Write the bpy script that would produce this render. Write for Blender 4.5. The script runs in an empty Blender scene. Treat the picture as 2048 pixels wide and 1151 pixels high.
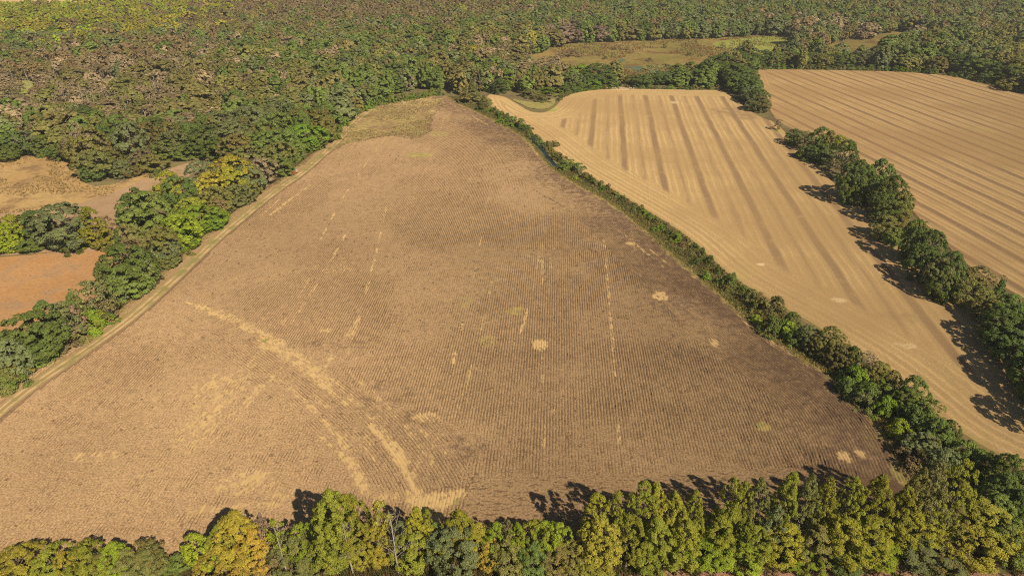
import bpy, math, random
import numpy as np
from mathutils import Vector
from mathutils.geometry import delaunay_2d_cdt

SC = bpy.context.scene
COL = SC.collection
RNG = np.random.default_rng(7)
random.seed(7)

# ------------------------------------------------------------------ camera, sun, sky, exposure
CAM_H, PITCH, FPX = 110.0, math.radians(28.0), 1365.0
_c, _s = math.cos(PITCH), math.sin(PITCH)

def ray(u, v):
    xc = (u - 1024) / FPX
    yc = -(v - 575.5) / FPX
    return np.array([xc, _c + yc * _s, -_s + yc * _c])

def at(u, v, z=0.0):
    """ground position (metres) seen at photo position u, v on the level z"""
    d = ray(u, v)
    t = (z - CAM_H) / d[2]
    return np.array([d[0] * t, d[1] * t])

def slant(x, y, z=0.0):
    return math.sqrt(x * x + y * y + (CAM_H - z) ** 2)

def px(x, y, z=0.0):
    """photo position of a place (used to pick what is in view)"""
    x = np.asarray(x, float); y = np.asarray(y, float)
    dz = z - CAM_H
    fwd = y * _c - dz * _s
    up = y * _s + dz * _c
    return 1024 + FPX * x / fwd, 575.5 - FPX * up / fwd

cam_d = bpy.data.cameras.new("camera")
cam_d.sensor_width = 36.0
cam_d.lens = FPX / 2048 * 36.0
cam_d.clip_start = 1.0
cam_d.clip_end = 30000.0
cam = bpy.data.objects.new("camera", cam_d)
cam.location = (0, 0, CAM_H)
cam.rotation_euler = (math.pi / 2 - PITCH, 0, 0)
COL.objects.link(cam)
SC.camera = cam

_sd = ray(315, 980)
SUN_TRAVEL = Vector(_sd / np.linalg.norm(_sd))
SUN_EL = math.asin(-SUN_TRAVEL.z)
SUN_ROT = math.atan2(-SUN_TRAVEL.x, -SUN_TRAVEL.y)
sun_d = bpy.data.lights.new("sun", 'SUN')
sun_d.energy = 5.0
sun_d.angle = math.radians(0.5)
sun_d.color = (1.0, 0.86, 0.65)
sun = bpy.data.objects.new("sun", sun_d)
sun.location = (150, -250, 400)
sun.rotation_euler = SUN_TRAVEL.to_track_quat('-Z', 'Y').to_euler()
COL.objects.link(sun)

world = bpy.data.worlds.new("World")
SC.world = world
world.use_nodes = True
wn = world.node_tree
bgn = wn.nodes["Background"]
skyn = wn.nodes.new("ShaderNodeTexSky")
skyn.sky_type = 'NISHITA'
skyn.sun_disc = False
skyn.sun_elevation = SUN_EL
skyn.sun_rotation = SUN_ROT
wn.links.new(skyn.outputs[0], bgn.inputs[0])
bgn.inputs[1].default_value = 0.055

SC.view_settings.view_transform = 'Standard'
SC.view_settings.look = 'None'
SC.view_settings.gamma = 1.0
SC.view_settings.use_curve_mapping = False
SC.view_settings.exposure = 0.0
SC.render.engine = 'CYCLES'
SC.cycles.max_bounces = 5
SC.cycles.diffuse_bounces = 3
SC.cycles.transmission_bounces = 4
SC.cycles.use_denoising = False
SC.cycles.filter_width = 1.05

# ------------------------------------------------------------------ small helpers
def tag(o, label=None, cat=None, group=None, kind=None):
    if label: o["label"] = label
    if cat: o["category"] = cat
    if group: o["group"] = group
    if kind: o["kind"] = kind
    return o

def mesh_np(name, verts, faces, mats=(), fa=None, fmat=None, smooth=False):
    """verts (n,3); faces: (m,k) int array or list of such arrays; fa: dict of point attributes"""
    if not isinstance(faces, list): faces = [faces]
    faces = [np.asarray(f, np.int32) for f in faces if len(f)]
    me = bpy.data.meshes.new(name)
    verts = np.asarray(verts, np.float32)
    me.vertices.add(len(verts))
    me.vertices.foreach_set("co", verts.ravel())
    nl = sum(f.size for f in faces); npoly = sum(len(f) for f in faces)
    me.loops.add(nl); me.polygons.add(npoly)
    me.loops.foreach_set("vertex_index", np.concatenate([f.ravel() for f in faces]))
    tot = np.concatenate([np.full(len(f), f.shape[1], np.int32) for f in faces])
    start = np.concatenate([[0], np.cumsum(tot)[:-1]]).astype(np.int32)
    me.polygons.foreach_set("loop_start", start)
    me.polygons.foreach_set("loop_total", tot)
    if fmat is not None:
        me.polygons.foreach_set("material_index", np.asarray(fmat, np.int32))
    if smooth:
        me.polygons.foreach_set("use_smooth", np.ones(npoly, bool))
    for k, a in (fa or {}).items():
        a = np.asarray(a, np.float32)
        if a.ndim == 1:
            me.attributes.new(k, 'FLOAT', 'POINT').data.foreach_set("value", a)
        else:
            me.attributes.new(k, 'FLOAT_COLOR', 'POINT').data.foreach_set("color", a.ravel())
    for m in mats: me.materials.append(m)
    me.update()
    me.validate()
    return me

def link(name, me, parent=None):
    o = bpy.data.objects.new(name, me)
    COL.objects.link(o)
    if parent: o.parent = parent
    return o

def empty(name, loc):
    o = bpy.data.objects.new(name, None)
    o.location = loc
    o.empty_display_size = 0.5
    COL.objects.link(o)
    return o

_LAT = np.random.default_rng(99).random((256, 256)).astype(np.float32)
def vnoise(x, y, scale, seed=0):
    x = np.asarray(x) / scale + 37.3 * seed; y = np.asarray(y) / scale + 91.7 * seed
    xi = np.floor(x).astype(int); yi = np.floor(y).astype(int)
    fx = x - xi; fy = y - yi
    fx = fx * fx * (3 - 2 * fx); fy = fy * fy * (3 - 2 * fy)
    a = _LAT[xi & 255, yi & 255]; b = _LAT[(xi + 1) & 255, yi & 255]
    c = _LAT[xi & 255, (yi + 1) & 255]; d = _LAT[(xi + 1) & 255, (yi + 1) & 255]
    return a * (1 - fx) * (1 - fy) + b * fx * (1 - fy) + c * (1 - fx) * fy + d * fx * fy

def fbm(x, y, scale, seed=0, n=3):
    r = 0; w = 0; a = 1.0
    for i in range(n):
        r = r + a * vnoise(x, y, scale / 2 ** i, seed + i * 3); w += a; a *= 0.55
    return r / w

def sstep(a, b, x):
    t = np.clip((x - a) / (b - a), 0, 1)
    return t * t * (3 - 2 * t)

def resample(P, step):
    P = np.asarray(P, float)
    d = np.concatenate([[0], np.cumsum(np.linalg.norm(np.diff(P, axis=0), axis=1))])
    n = max(2, int(d[-1] / step) + 1)
    t = np.linspace(0, d[-1], n)
    return np.stack([np.interp(t, d, P[:, 0]), np.interp(t, d, P[:, 1])], 1)

def chaikin(P, n=2, closed=False):
    P = np.asarray(P, float)
    for _ in range(n):
        if closed:
            Q = np.roll(P, -1, 0)
            P = np.stack([.75 * P + .25 * Q, .25 * P + .75 * Q], 1).reshape(-1, 2)
        else:
            A, B = P[:-1], P[1:]
            M = np.stack([.75 * A + .25 * B, .25 * A + .75 * B], 1).reshape(-1, 2)
            P = np.concatenate([P[:1], M, P[-1:]])
    return P

def gpts(pts, z=0.0):
    return np.array([at(u, v, z) for u, v in pts])

def gline(pts, z=0.0, step=2.0, sm=2):
    return resample(chaikin(gpts(pts, z), sm), step)

def normals2(P):
    T = np.gradient(P, axis=0)
    T /= np.linalg.norm(T, axis=1, keepdims=True) + 1e-9
    return np.stack([-T[:, 1], T[:, 0]], 1)           # left of the direction of travel

def dist_poly(x, y, P):
    """distance to polyline P for arrays x, y"""
    x = np.asarray(x, np.float32); y = np.asarray(y, np.float32)
    best = np.full(x.shape, 1e9, np.float32)
    for (ax, ay), (bx, by) in zip(P[:-1], P[1:]):
        dx, dy = bx - ax, by - ay
        L = dx * dx + dy * dy + 1e-9
        t = np.clip(((x - ax) * dx + (y - ay) * dy) / L, 0, 1)
        q = (x - ax - t * dx) ** 2 + (y - ay - t * dy) ** 2
        np.minimum(best, q, out=best)
    return np.sqrt(best)

def inside(x, y, P):
    x = np.asarray(x); y = np.asarray(y)
    r = np.zeros(x.shape, bool)
    Q = np.roll(P, -1, 0)
    for (ax, ay), (bx, by) in zip(P, Q):
        if ay == by: continue
        c = ((ay > y) != (by > y)) & (x < (bx - ax) * (y - ay) / (by - ay) + ax)
        r ^= c
    return r

# ------------------------------------------------------------------ node helper
class N:
    def __init__(self, name):
        self.m = bpy.data.materials.new(name)
        self.m.use_nodes = True
        self.t = self.m.node_tree
        self.t.nodes.clear()
        self.out = self.t.nodes.new("ShaderNodeOutputMaterial")
    def n(self, kind, **kw):
        nd = self.t.nodes.new("ShaderNode" + kind)
        for k, v in kw.items(): setattr(nd, k, v)
        return nd
    def put(self, sock, v):
        if isinstance(v, bpy.types.NodeSocket): self.t.links.new(v, sock)
        elif v is not None: sock.default_value = v
    def math(self, op, a, b=None, c=None, clamp=False):
        nd = self.n("Math", operation=op, use_clamp=clamp)
        for i, v in enumerate((a, b, c)): self.put(nd.inputs[i], v)
        return nd.outputs[0]
    def mix(self, f, a, b, blend='MIX'):
        nd = self.n("Mix", data_type='RGBA', blend_type=blend)
        nd.clamp_factor = True
        self.put(nd.inputs[0], f)
        for s, v in ((nd.inputs[6], a), (nd.inputs[7], b)):
            self.put(s, (*v, 1.0) if isinstance(v, tuple) and len(v) == 3 else v)
        return nd.outputs[2]
    def step(self, x, a, b, lo=0.0, hi=1.0):
        nd = self.n("MapRange", interpolation_type='SMOOTHSTEP')
        for i, v in enumerate((x, a, b, lo, hi)): self.put(nd.inputs[i], v)
        return nd.outputs[0]
    def pos(self):
        return self.n("NewGeometry").outputs["Position"]
    def mapped(self, vec, scale=(1, 1, 1), rot=(0, 0, 0)):
        nd = self.n("Mapping")
        self.put(nd.inputs[0], vec); nd.inputs[2].default_value = rot; nd.inputs[3].default_value = scale
        return nd.outputs[0]
    def noise(self, vec, scale, detail=3, rough=0.55):
        nd = self.n("TexNoise")
        self.put(nd.inputs["Vector"], vec)
        nd.inputs["Scale"].default_value = scale
        nd.inputs["Detail"].default_value = detail
        nd.inputs["Roughness"].default_value = rough
        return nd.outputs[0]
    def attr(self, name, out="Color", kind='GEOMETRY'):
        return self.n("Attribute", attribute_name=name, attribute_type=kind).outputs[out]
    def rgb(self, c):
        nd = self.n("SeparateColor"); self.put(nd.inputs[0], c); return nd.outputs
    def bump(self, h, strength, dist):
        nd = self.n("Bump"); nd.inputs[0].default_value = strength; nd.inputs[1].default_value = dist
        self.put(nd.inputs["Height"], h); return nd.outputs[0]
    def diffuse(self, c, normal=None, rough=0.9):
        nd = self.n("BsdfDiffuse"); self.put(nd.inputs[0], (*c, 1.0) if isinstance(c, tuple) else c)
        nd.inputs[1].default_value = rough
        if normal is not None: self.put(nd.inputs["Normal"], normal)
        self.t.links.new(nd.outputs[0], self.out.inputs[0])
        return nd.outputs[0]

def m_gray(m, v):
    nd = m.n("CombineColor")
    for i in range(3): m.put(nd.inputs[i], v)
    return nd.outputs[0]

# ------------------------------------------------------------------ soil and ground materials
STRAW = (0.55, 0.395, 0.195)
OCHRE = (0.37, 0.27, 0.105)
WEED = (0.235, 0.205, 0.075)
DARK = (0.145, 0.092, 0.060)

def soil_material(name, a, b, bump=0.5, breakup=0.55):
    m = N(name)
    p = m.pos()
    big = m.noise(p, 0.035, 4, 0.6)
    mid = m.noise(p, 0.35, 4, 0.65)
    fine = m.noise(p, 2.2, 5, 0.75)
    c = m.mix(m.step(big, 0.35, 0.65), a, b)
    c = m.mix(m.step(mid, 0.3, 0.75, 0.0, 0.55), c, tuple(x * 0.66 for x in a))
    c = m.mix(m.step(fine, 0.44, 0.66, 0.0, 0.75), c, tuple(min(1, x * 1.45) for x in b))
    c = m.mix(m.step(fine, 0.49, 0.33, 0.0, 0.8), c, tuple(x * 0.5 for x in a))
    speck = m.noise(p, 0.9, 3, 0.85)
    c = m.mix(m.step(speck, 0.43, 0.33, 0.0, 0.55), c, tuple(x * 0.52 for x in a))
    c = m.mix(m.step(speck, 0.58, 0.70, 0.0, 0.5), c, tuple(min(1, x * 1.4) for x in b))
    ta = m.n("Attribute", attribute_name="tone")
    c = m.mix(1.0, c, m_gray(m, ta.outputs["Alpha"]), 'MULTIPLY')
    s = m.rgb(ta.outputs["Color"])
    grit = m.noise(m.mapped(p, scale=(2.6, .6, 1), rot=(0, 0, math.radians(3.5))), 1.0, 4, 0.8)
    br = m.math('ADD', m.math('MULTIPLY', m.math('SUBTRACT', grit, 0.5), 2.6), m.math('MULTIPLY', m.math('SUBTRACT', mid, 0.5), 2.0))
    def cov(x):
        return m.math('MULTIPLY', m.step(m.math('ADD', x, m.math('MULTIPLY', br, breakup)), 0.26, 0.72), m.step(x, 0, .75, .45, 1.0))
    has = lambda x: m.step(x, 0.0, 0.12)
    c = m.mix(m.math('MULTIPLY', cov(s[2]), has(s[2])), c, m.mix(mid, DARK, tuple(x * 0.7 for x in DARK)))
    c = m.mix(m.math('MULTIPLY', cov(s[1]), has(s[1])), c, m.mix(m.step(mid, 0.4, 0.6), WEED, OCHRE))
    c = m.mix(m.math('MULTIPLY', cov(s[0]), has(s[0])), c, m.mix(mid, STRAW, (0.44, 0.30, 0.13)))
    h = m.math('ADD', m.math('MULTIPLY', fine, 0.6), m.math('MULTIPLY', m.noise(p, 6.0, 3, 0.7), 0.4))
    m.diffuse(c, m.bump(h, bump, 0.25))
    return m.m

M_SOIL = soil_material("soil", (0.185, 0.118, 0.064), (0.225, 0.146, 0.080))
M_ROW = soil_material("stubble", (0.315, 0.208, 0.112), (0.36, 0.240, 0.130), bump=0.3)

def stubble_material(name, head_deg, period, phase, a, b, dark, along, second=.7, headw=22.0):
    m = N(name)
    p = m.pos()
    r = m.mapped(p, rot=(0, 0, math.radians(head_deg)))
    sx = m.n("SeparateXYZ"); m.put(sx.inputs[0], r)
    wob = m.math('MULTIPLY', m.math('SUBTRACT', m.noise(p, 0.03, 2), 0.5), 1.8)
    x = m.math('ADD', m.math('ADD', sx.outputs[0], wob), phase)
    fine = m.noise(p, 1.6, 5, 0.75)
    mid = m.noise(p, 0.12, 4, 0.6)
    big = m.noise(p, 0.012, 3, 0.6)
    stretch = m.noise(m.mapped(r, scale=(0.55, along, 1)), 1.0, 4, 0.7)
    stretch2 = m.noise(m.mapped(r, scale=(2.2, along * 2.5, 1)), 1.0, 3, 0.7)
    cosx = m.math('COSINE', m.math('MULTIPLY', x, 2 * math.pi / period))
    cos2 = m.math('COSINE', m.math('MULTIPLY', m.math('ADD', x, period * .5), 2 * math.pi / period))
    jig = m.math('MULTIPLY', m.math('SUBTRACT', m.math('ADD', stretch, m.math('MULTIPLY', fine, .5)), .75), 0.35)
    b1 = m.step(m.math('ADD', cosx, jig), 0.74, 0.98)
    b2 = m.step(m.math('ADD', cos2, m.math('MULTIPLY', jig, 1.6)), 0.86, 1.06, 0, second)
    band = m.math('MAXIMUM', b1, b2)
    e = m.attr("edge", "Fac")
    hl = m.step(m.math('ADD', e, m.math('MULTIPLY', m.math('SUBTRACT', mid, .5), 6)), headw - 3, headw + 2)
    band = m.math('MULTIPLY', band, hl)
    eb = m.step(m.math('ADD', m.math('COSINE', m.math('MULTIPLY', m.math('ADD', e, m.math('MULTIPLY', wob, .4)), 2 * math.pi / 7.5)), jig), 0.55, 1.05, 0, 0.22)
    band = m.math('ADD', band, m.math('MULTIPLY', eb, m.math('SUBTRACT', 1.0, hl)))
    c = m.mix(m.step(m.math('ADD', m.math('MULTIPLY', stretch, .7), m.math('MULTIPLY', big, .3)), .32, .68), a, b)
    c = m.mix(m.step(stretch2, .38, .7, 0, .35), c, tuple(min(1, v * 1.25) for v in b))
    xs = m.math('ADD', m.math('MULTIPLY', x, hl), m.math('MULTIPLY', e, m.math('SUBTRACT', 1.0, hl)))
    streak = m.step(m.math('ADD', m.math('COSINE', m.math('MULTIPLY', m.math('ADD', xs, m.math('MULTIPLY', stretch, .8)), 2 * math.pi / 3.05)), m.math('MULTIPLY', m.math('SUBTRACT', stretch2, .5), 2.4)), -.1, 1.0)
    c = m.mix(m.math('MULTIPLY', m.math('MULTIPLY', streak, m.step(big, .7, .35, .25, 1.0)), .5), c, tuple(min(1, v * 1.28) for v in b))
    c = m.mix(m.math('MULTIPLY', m.math('SUBTRACT', 1.0, streak), .22), c, tuple(v * .80 for v in a))
    c = m.mix(m.math('MULTIPLY', band, m.step(fine, .8, .3, .8, 1.0)), c, dark)
    c = m.mix(m.step(fine, .49, .34, 0, .7), c, tuple(v * .60 for v in a))
    c = m.mix(m.step(m.noise(p, .8, 3, .85), .57, .70, 0, .5), c, tuple(min(1, v * 1.25) for v in b))
    c = m.mix(m.step(m.noise(m.mapped(r, scale=(.5, 1.6, 1)), 1.0, 3, .8), .44, .33, 0, .4), c, tuple(v * .7 for v in a))
    c = m.mix(m.step(big, .42, .62, 0, .55), c, tuple(v * q for v, q in zip(a, (.80, .76, .76))))
    c = m.mix(m.step(mid, .5, .72, 0, .4), c, tuple(v * .72 for v in a))
    c = m.mix(m.step(m.math('MULTIPLY', fine, mid), .33, .42, 0, .6), c, tuple(min(1, v * 1.3) for v in b))
    s = m.rgb(m.attr("tone"))
    br = m.math('ADD', m.math('SUBTRACT', fine, 0.5), m.math('SUBTRACT', mid, 0.5))
    cov = lambda q: m.math('MULTIPLY', m.step(m.math('ADD', q, m.math('MULTIPLY', br, .8)), .3, .7), m.step(q, 0, .1))
    c = m.mix(cov(s[2]), c, dark)
    c = m.mix(cov(s[1]), c, m.mix(m.step(mid, .4, .6), (0.30, 0.29, 0.08), (0.40, 0.30, 0.12)))
    c = m.mix(cov(s[0]), c, (0.60, 0.46, 0.25))
    m.diffuse(c, m.bump(m.math('ADD', fine, m.noise(p, 5.0, 3, .7)), .35, .2))
    return m.m

def ground_material(name, cols, scales=(0.06, 0.5, 3.0), bump=.5):
    m = N(name)
    p = m.pos()
    a, b, c3 = cols
    n1, n2, n3 = (m.noise(p, s, 4, .65) for s in scales)
    c = m.mix(m.step(n1, .38, .62), a, b)
    c = m.mix(m.step(n2, .45, .68), c, c3)
    c = m.mix(m.step(n3, .5, .28, 0, .6), c, tuple(x * .5 for x in a))
    c = m.mix(m.step(n3, .52, .75, 0, .4), c, tuple(min(1, x * 1.4) for x in b))
    m.diffuse(c, m.bump(n3, bump, .3))
    return m.m

M_GROUND = ground_material("forest_floor", ((0.13, 0.10, 0.055), (0.17, 0.15, 0.06), (0.20, 0.15, 0.08)))
M_VERGE = ground_material("dry_verge", ((0.26, 0.17, 0.085), (0.24, 0.20, 0.07), (0.32, 0.22, 0.12)), (0.15, .7, 3.0))
M_DITCH = ground_material("ditch_bank", ((0.15, 0.13, 0.05), (0.22, 0.20, 0.07), (0.30, 0.23, 0.09)), (0.12, .6, 3.0))
M_MARSH = ground_material("marsh", ((0.195, 0.165, 0.052), (0.25, 0.185, 0.065), (0.15, 0.085, 0.042)), (0.02, .045, .3))
M_MOSS = ground_material("marsh_green", ((0.23, 0.265, 0.055), (0.29, 0.30, 0.07), (0.21, 0.185, 0.06)), (0.05, .2, 1.0))
M_MEADOW = ground_material("dry_meadow", ((0.33, 0.215, 0.09), (0.38, 0.26, 0.115), (0.19, 0.115, 0.06)), (0.035, .07, .9))
M_CLAY = ground_material("orange_soil", ((0.335, 0.18, 0.075), (0.37, 0.21, 0.095), (0.29, 0.19, 0.11)), (0.03, .10, 1.2), .5)
M_RED = ground_material("red_soil", ((0.36, 0.20, 0.13), (0.42, 0.25, 0.16), (0.27, 0.15, 0.10)), (0.2, .9, 4.0), .6)
M_INLET = ground_material("inlet_grass", ((0.22, 0.20, 0.065), (0.27, 0.25, 0.07), (0.36, 0.26, 0.12)), (0.12, .3, 2.0))
M_FAR = ground_material("pale_far_field", ((0.46, 0.32, 0.17), (0.48, 0.34, 0.18), (0.38, 0.26, 0.13)), (0.01, .05, .5))
M_STRIP = ground_material("grey_tan_soil", ((0.30, 0.20, 0.115), (0.34, 0.23, 0.135), (0.26, 0.17, 0.10)), (0.03, .15, 2.0), .3)

# ------------------------------------------------------------------ ground outlines (places on the ground)
TRACK = gline([(-60, 880), (0, 822), (50, 782), (100, 748), (150, 715), (200, 681), (250, 645), (290, 612), (320, 585),
               (360, 548), (400, 510), (440, 472), (480, 440), (520, 407), (560, 376), (600, 350), (640, 315), (668, 290), (690, 268),
               (715, 238), (745, 216)])
_tn = normals2(TRACK)
LEFT_EDGE = TRACK + _tn * 5.0
RIGHT_EDGE = gline([(893, 191), (915, 205), (960, 226), (1010, 251), (1050, 275), (1075, 300), (1100, 335), (1150, 365), (1200, 392),
                    (1250, 422), (1300, 467), (1350, 512), (1400, 552), (1440, 587), (1480, 624), (1530, 662), (1600, 712), (1700, 777),
                    (1760, 850), (1800, 915), (1822, 965)])
TOP_EDGE = gline([(745, 209), (790, 197), (850, 190), (893, 190)])
def south_y(x):            # south edge of the big field
    return 94.0 + 4.5 * sstep(-100, 90, np.asarray(x, float))
MAIN_POLY = np.concatenate([LEFT_EDGE, TOP_EDGE[1:], RIGHT_EDGE[1:], [[86, 99.5], [60, 98.4], [0, 96.2], [-60, 94.6], [-128, 93.5]]])

WHEAT_WEST = gline([(975, 192), (990, 222), (1030, 243), (1070, 268), (1100, 293), (1140, 328), (1190, 358), (1240, 388), (1290, 418),
                    (1340, 448), (1390, 483), (1440, 533), (1480, 563), (1560, 608), (1640, 655), (1740, 715), (1830, 785), (1900, 850),
                    (1990, 905), (2060, 935), (2200, 1000)])
WHEAT_EAST = gline([(2420, 990), (2300, 880), (2160, 790), (2060, 725), (1990, 668), (1930, 612), (1890, 568), (1845, 522), (1790, 472),
                    (1735, 428), (1685, 383), (1640, 340), (1600, 302), (1566, 260), (1548, 243), (1520, 234), (1492, 216), (1468, 196), (1440, 180)])
WHEAT_NORTH = gline([(1440, 180), (1400, 180), (1300, 178), (1220, 177), (1160, 183), (1125, 194), (1116, 210), (1090, 227), (1060, 224), (1035, 208), (1008, 192), (975, 188)])
FIELD1 = np.concatenate([WHEAT_WEST, WHEAT_EAST, WHEAT_NORTH[1:-1]])
F2_WEST = gline([(1512, 142), (1518, 160), (1532, 190), (1540, 224), (1562, 247), (1606, 265), (1668, 284), (1726, 320), (1774, 374),
                 (1816, 412), (1866, 462), (1916, 512), (1966, 552), (2060, 600), (2200, 700), (2420, 850)])
F2_NORTH = gline([(2500, 330), (2300, 255), (2150, 215), (2048, 189), (1960, 163), (1900, 151), (1800, 143), (1700, 141), (1600, 139), (1512, 139)])
FIELD2 = np.concatenate([F2_WEST, F2_NORTH[:-1]])
ROW_DEG, W1_DEG, W2_DEG = 3.5, 7.2, -7.5

# ------------------------------------------------------------------ what is painted on the soil (straw, weeds, damp dark soil)
def blob(u, v, rx, ry):
    c = at(u, v); sl = slant(c[0], c[1])
    dep = CAM_H / sl
    return c[0], c[1], rx / FPX * sl, ry / FPX * sl / dep

STRAW_LINES = [  # photo points, width m, strength
    ([(740, 850), (770, 885), (792, 912), (812, 945), (826, 972), (838, 1003)], .75, .8), ([(540, 690), (610, 740), (680, 795), (740, 850)], .55, .5), ([(372, 604), (440, 630), (530, 682)], .6, .5),
    ([(395, 612), (470, 640), (540, 676)], 2.2, .34), ([(530, 680), (570, 700), (620, 738), (660, 770)], 2.6, .42), ([(600, 735), (690, 810)], .5, .45), ([(785, 890), (806, 925)], 1.4, .6),
    ([(560, 800), (640, 870), (700, 930), (740, 990)], .6, .36), ([(590, 760), (680, 830), (730, 880)], .5, .3), ([(480, 690), (560, 770)], .5, .3),
    ([(690, 905), (735, 985)], 1.2, .5),
    ([(840, 858), (890, 905)], .9, .5), ([(640, 750), (740, 830)], .9, .35), ([(600, 770), (700, 860), (760, 930)], .6, .3),
    ([(905, 725), (920, 665), (935, 610)], .8, .46), ([(940, 590), (958, 500), (985, 350)], .45, .34), ([(1030, 690), (1050, 640), (1060, 600)], .7, .44), ([(1064, 590), (1080, 500), (1090, 400)], .4, .3),
    ([(1085, 570), (1085, 480)], .5, .36), ([(1101, 540), (1102, 480)], .5, .36), ([(690, 720), (740, 560), (780, 380)], .7, .34),
    ([(640, 745), (700, 660), (730, 620)], .7, .45), ([(395, 870), (470, 780), (560, 660), (640, 520)], .8, .3), ([(560, 680), (640, 560), (690, 470)], .8, .42),
    ([(330, 900), (470, 770), (560, 640)], .6, .3), ([(240, 960), (400, 800), (470, 720)], .6, .22),
    ([(1240, 900), (1222, 640), (1205, 450)], .7, .34), ([(1300, 640), (1260, 450)], .6, .28), ([(900, 860), (950, 720), (985, 560)], .6, .34),
    ([(1088, 930), (1085, 700)], .6, .3), ([(580, 380), (480, 470)], .7, .35), ([(760, 330), (840, 300)], .8, .2), ([(820, 400), (870, 300), (890, 230)], .9, .25),
    ([(640, 480), (700, 370), (790, 250)], .8, .3), ([(540, 430), (620, 370)], 1., .4),
    ([(-40, 1036), (140, 1030), (300, 1020)], .8, .26), ([(-40, 1055), (150, 1048), (280, 1040)], .7, .26), ([(380, 1020), (560, 1008)], 1.2, .38),
    ([(835, 1000), (860, 1030)], 2.2, .6), ([(840, 995), (925, 985)], 1.0, .6), ([(745, 1000), (840, 980)], 1.4, .35),
    ([(1060, 285), (1075, 310)], 1.0, .4), ([(945, 232), (975, 250)], .8, .4), ([(900, 205), (940, 240)], 1.0, .25),
    ([(1300, 500), (1480, 640), (1620, 735)], .8, .36), ([(1250, 470), (1340, 545)], .7, .36), ([(1430, 590), (1530, 680), (1650, 770), (1740, 860)], .7, .3),
    ([(560, 760), (640, 830), (690, 890), (730, 960)], .92, .34), ([(660, 750), (740, 830), (800, 905)], .92, .30), ([(700, 740), (780, 820), (850, 900), (885, 960)], .92, .28),
    ([(880, 870), (840, 930), (800, 985)], .92, .26), ([(640, 745), (690, 690), (720, 640)], .5, .34), ([(470, 840), (540, 760), (600, 690), (640, 640)], .5, .34), ([(380, 880), (450, 800), (490, 750)], .95, .4), ([(420, 890), (480, 815), (520, 770)], .95, .34)]
STRAW_BLOBS = [(1080, 689, 17, 12, .75), (1320, 592, 15, 8, .75), (1428, 686, 12, 8, .6), (1105, 820, 5, 5, .6), (1262, 487, 15, 5, .85),
               (880, 1002, 44, 14, .9), (850, 835, 34, 12, .5), (650, 660, 18, 5, .5), (545, 690, 30, 12, .6), (430, 770, 70, 36, .42),
               (410, 840, 80, 50, .38), (470, 760, 60, 40, .36), (340, 800, 60, 30, .3), (500, 965, 70, 24, .5), (560, 985, 60, 18, .4), (190, 912, 40, 12, .42),
               (300, 960, 90, 50, .26), (1690, 915, 14, 10, .7), (1720, 905, 10, 10, .6), (640, 640, 60, 20, .25), (720, 880, 50, 30, .3),
               (200, 1000, 220, 40, .14), (760, 960, 60, 30, .22), (690, 650, 60, 30, .2), (600, 560, 90, 30, .22), (680, 540, 40, 12, .35)]
WEED_BLOBS = [(1525, 852, 17, 9, .8), (1030, 622, 26, 12, .55), (932, 604, 17, 14, .45), (975, 682, 22, 12, .5), (838, 310, 34, 6, .8),
              (905, 1002, 20, 12, .8), (880, 268, 22, 5, .6), (700, 310, 40, 12, .3), (1270, 470, 16, 10, .4), (1770, 830, 14, 25, .45), (1700, 800, 16, 20, .35),
              (1745, 880, 24, 24, .35), (560, 600, 60, 25, .25), (300, 700, 16, 12, .35), (150, 770, 30, 16, .35), (230, 750, 20, 8, .3), (530, 680, 8, 5, .8), (1815, 950, 24, 16, .9)]
GREEN_TOP = gpts([(655, 298), (690, 262), (720, 232), (750, 214), (790, 201), (850, 194), (890, 193), (882, 212), (866, 235), (862, 262), (830, 280), (780, 272), (730, 280), (700, 284), (670, 300)])
DARK_BLOBS = [(1000, 480, 160, 110, .16), (930, 900, 60, 30, .45), (700, 690, 60, 26, .35), (630, 690, 30, 12, .45), (760, 790, 110, 40, .35), (830, 830, 60, 30, .4),
              (420, 690, 120, 50, .22), (960, 560, 60, 60, .3), (1110, 580, 30, 60, .28), (740, 880, 120, 70, .25), (880, 940, 70, 30, .35)]
_SL = [(gline(p, step=4.0, sm=1), w, s) for p, w, s in STRAW_LINES]
_SB = [(*blob(u, v, a, b), s) for u, v, a, b, s in STRAW_BLOBS]
_WB = [(*blob(u, v, a, b), s) for u, v, a, b, s in WEED_BLOBS]
_DB = [(*blob(u, v, a, b), s) for u, v, a, b, s in DARK_BLOBS]
_RE = resample(RIGHT_EDGE, 6.0)

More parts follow.
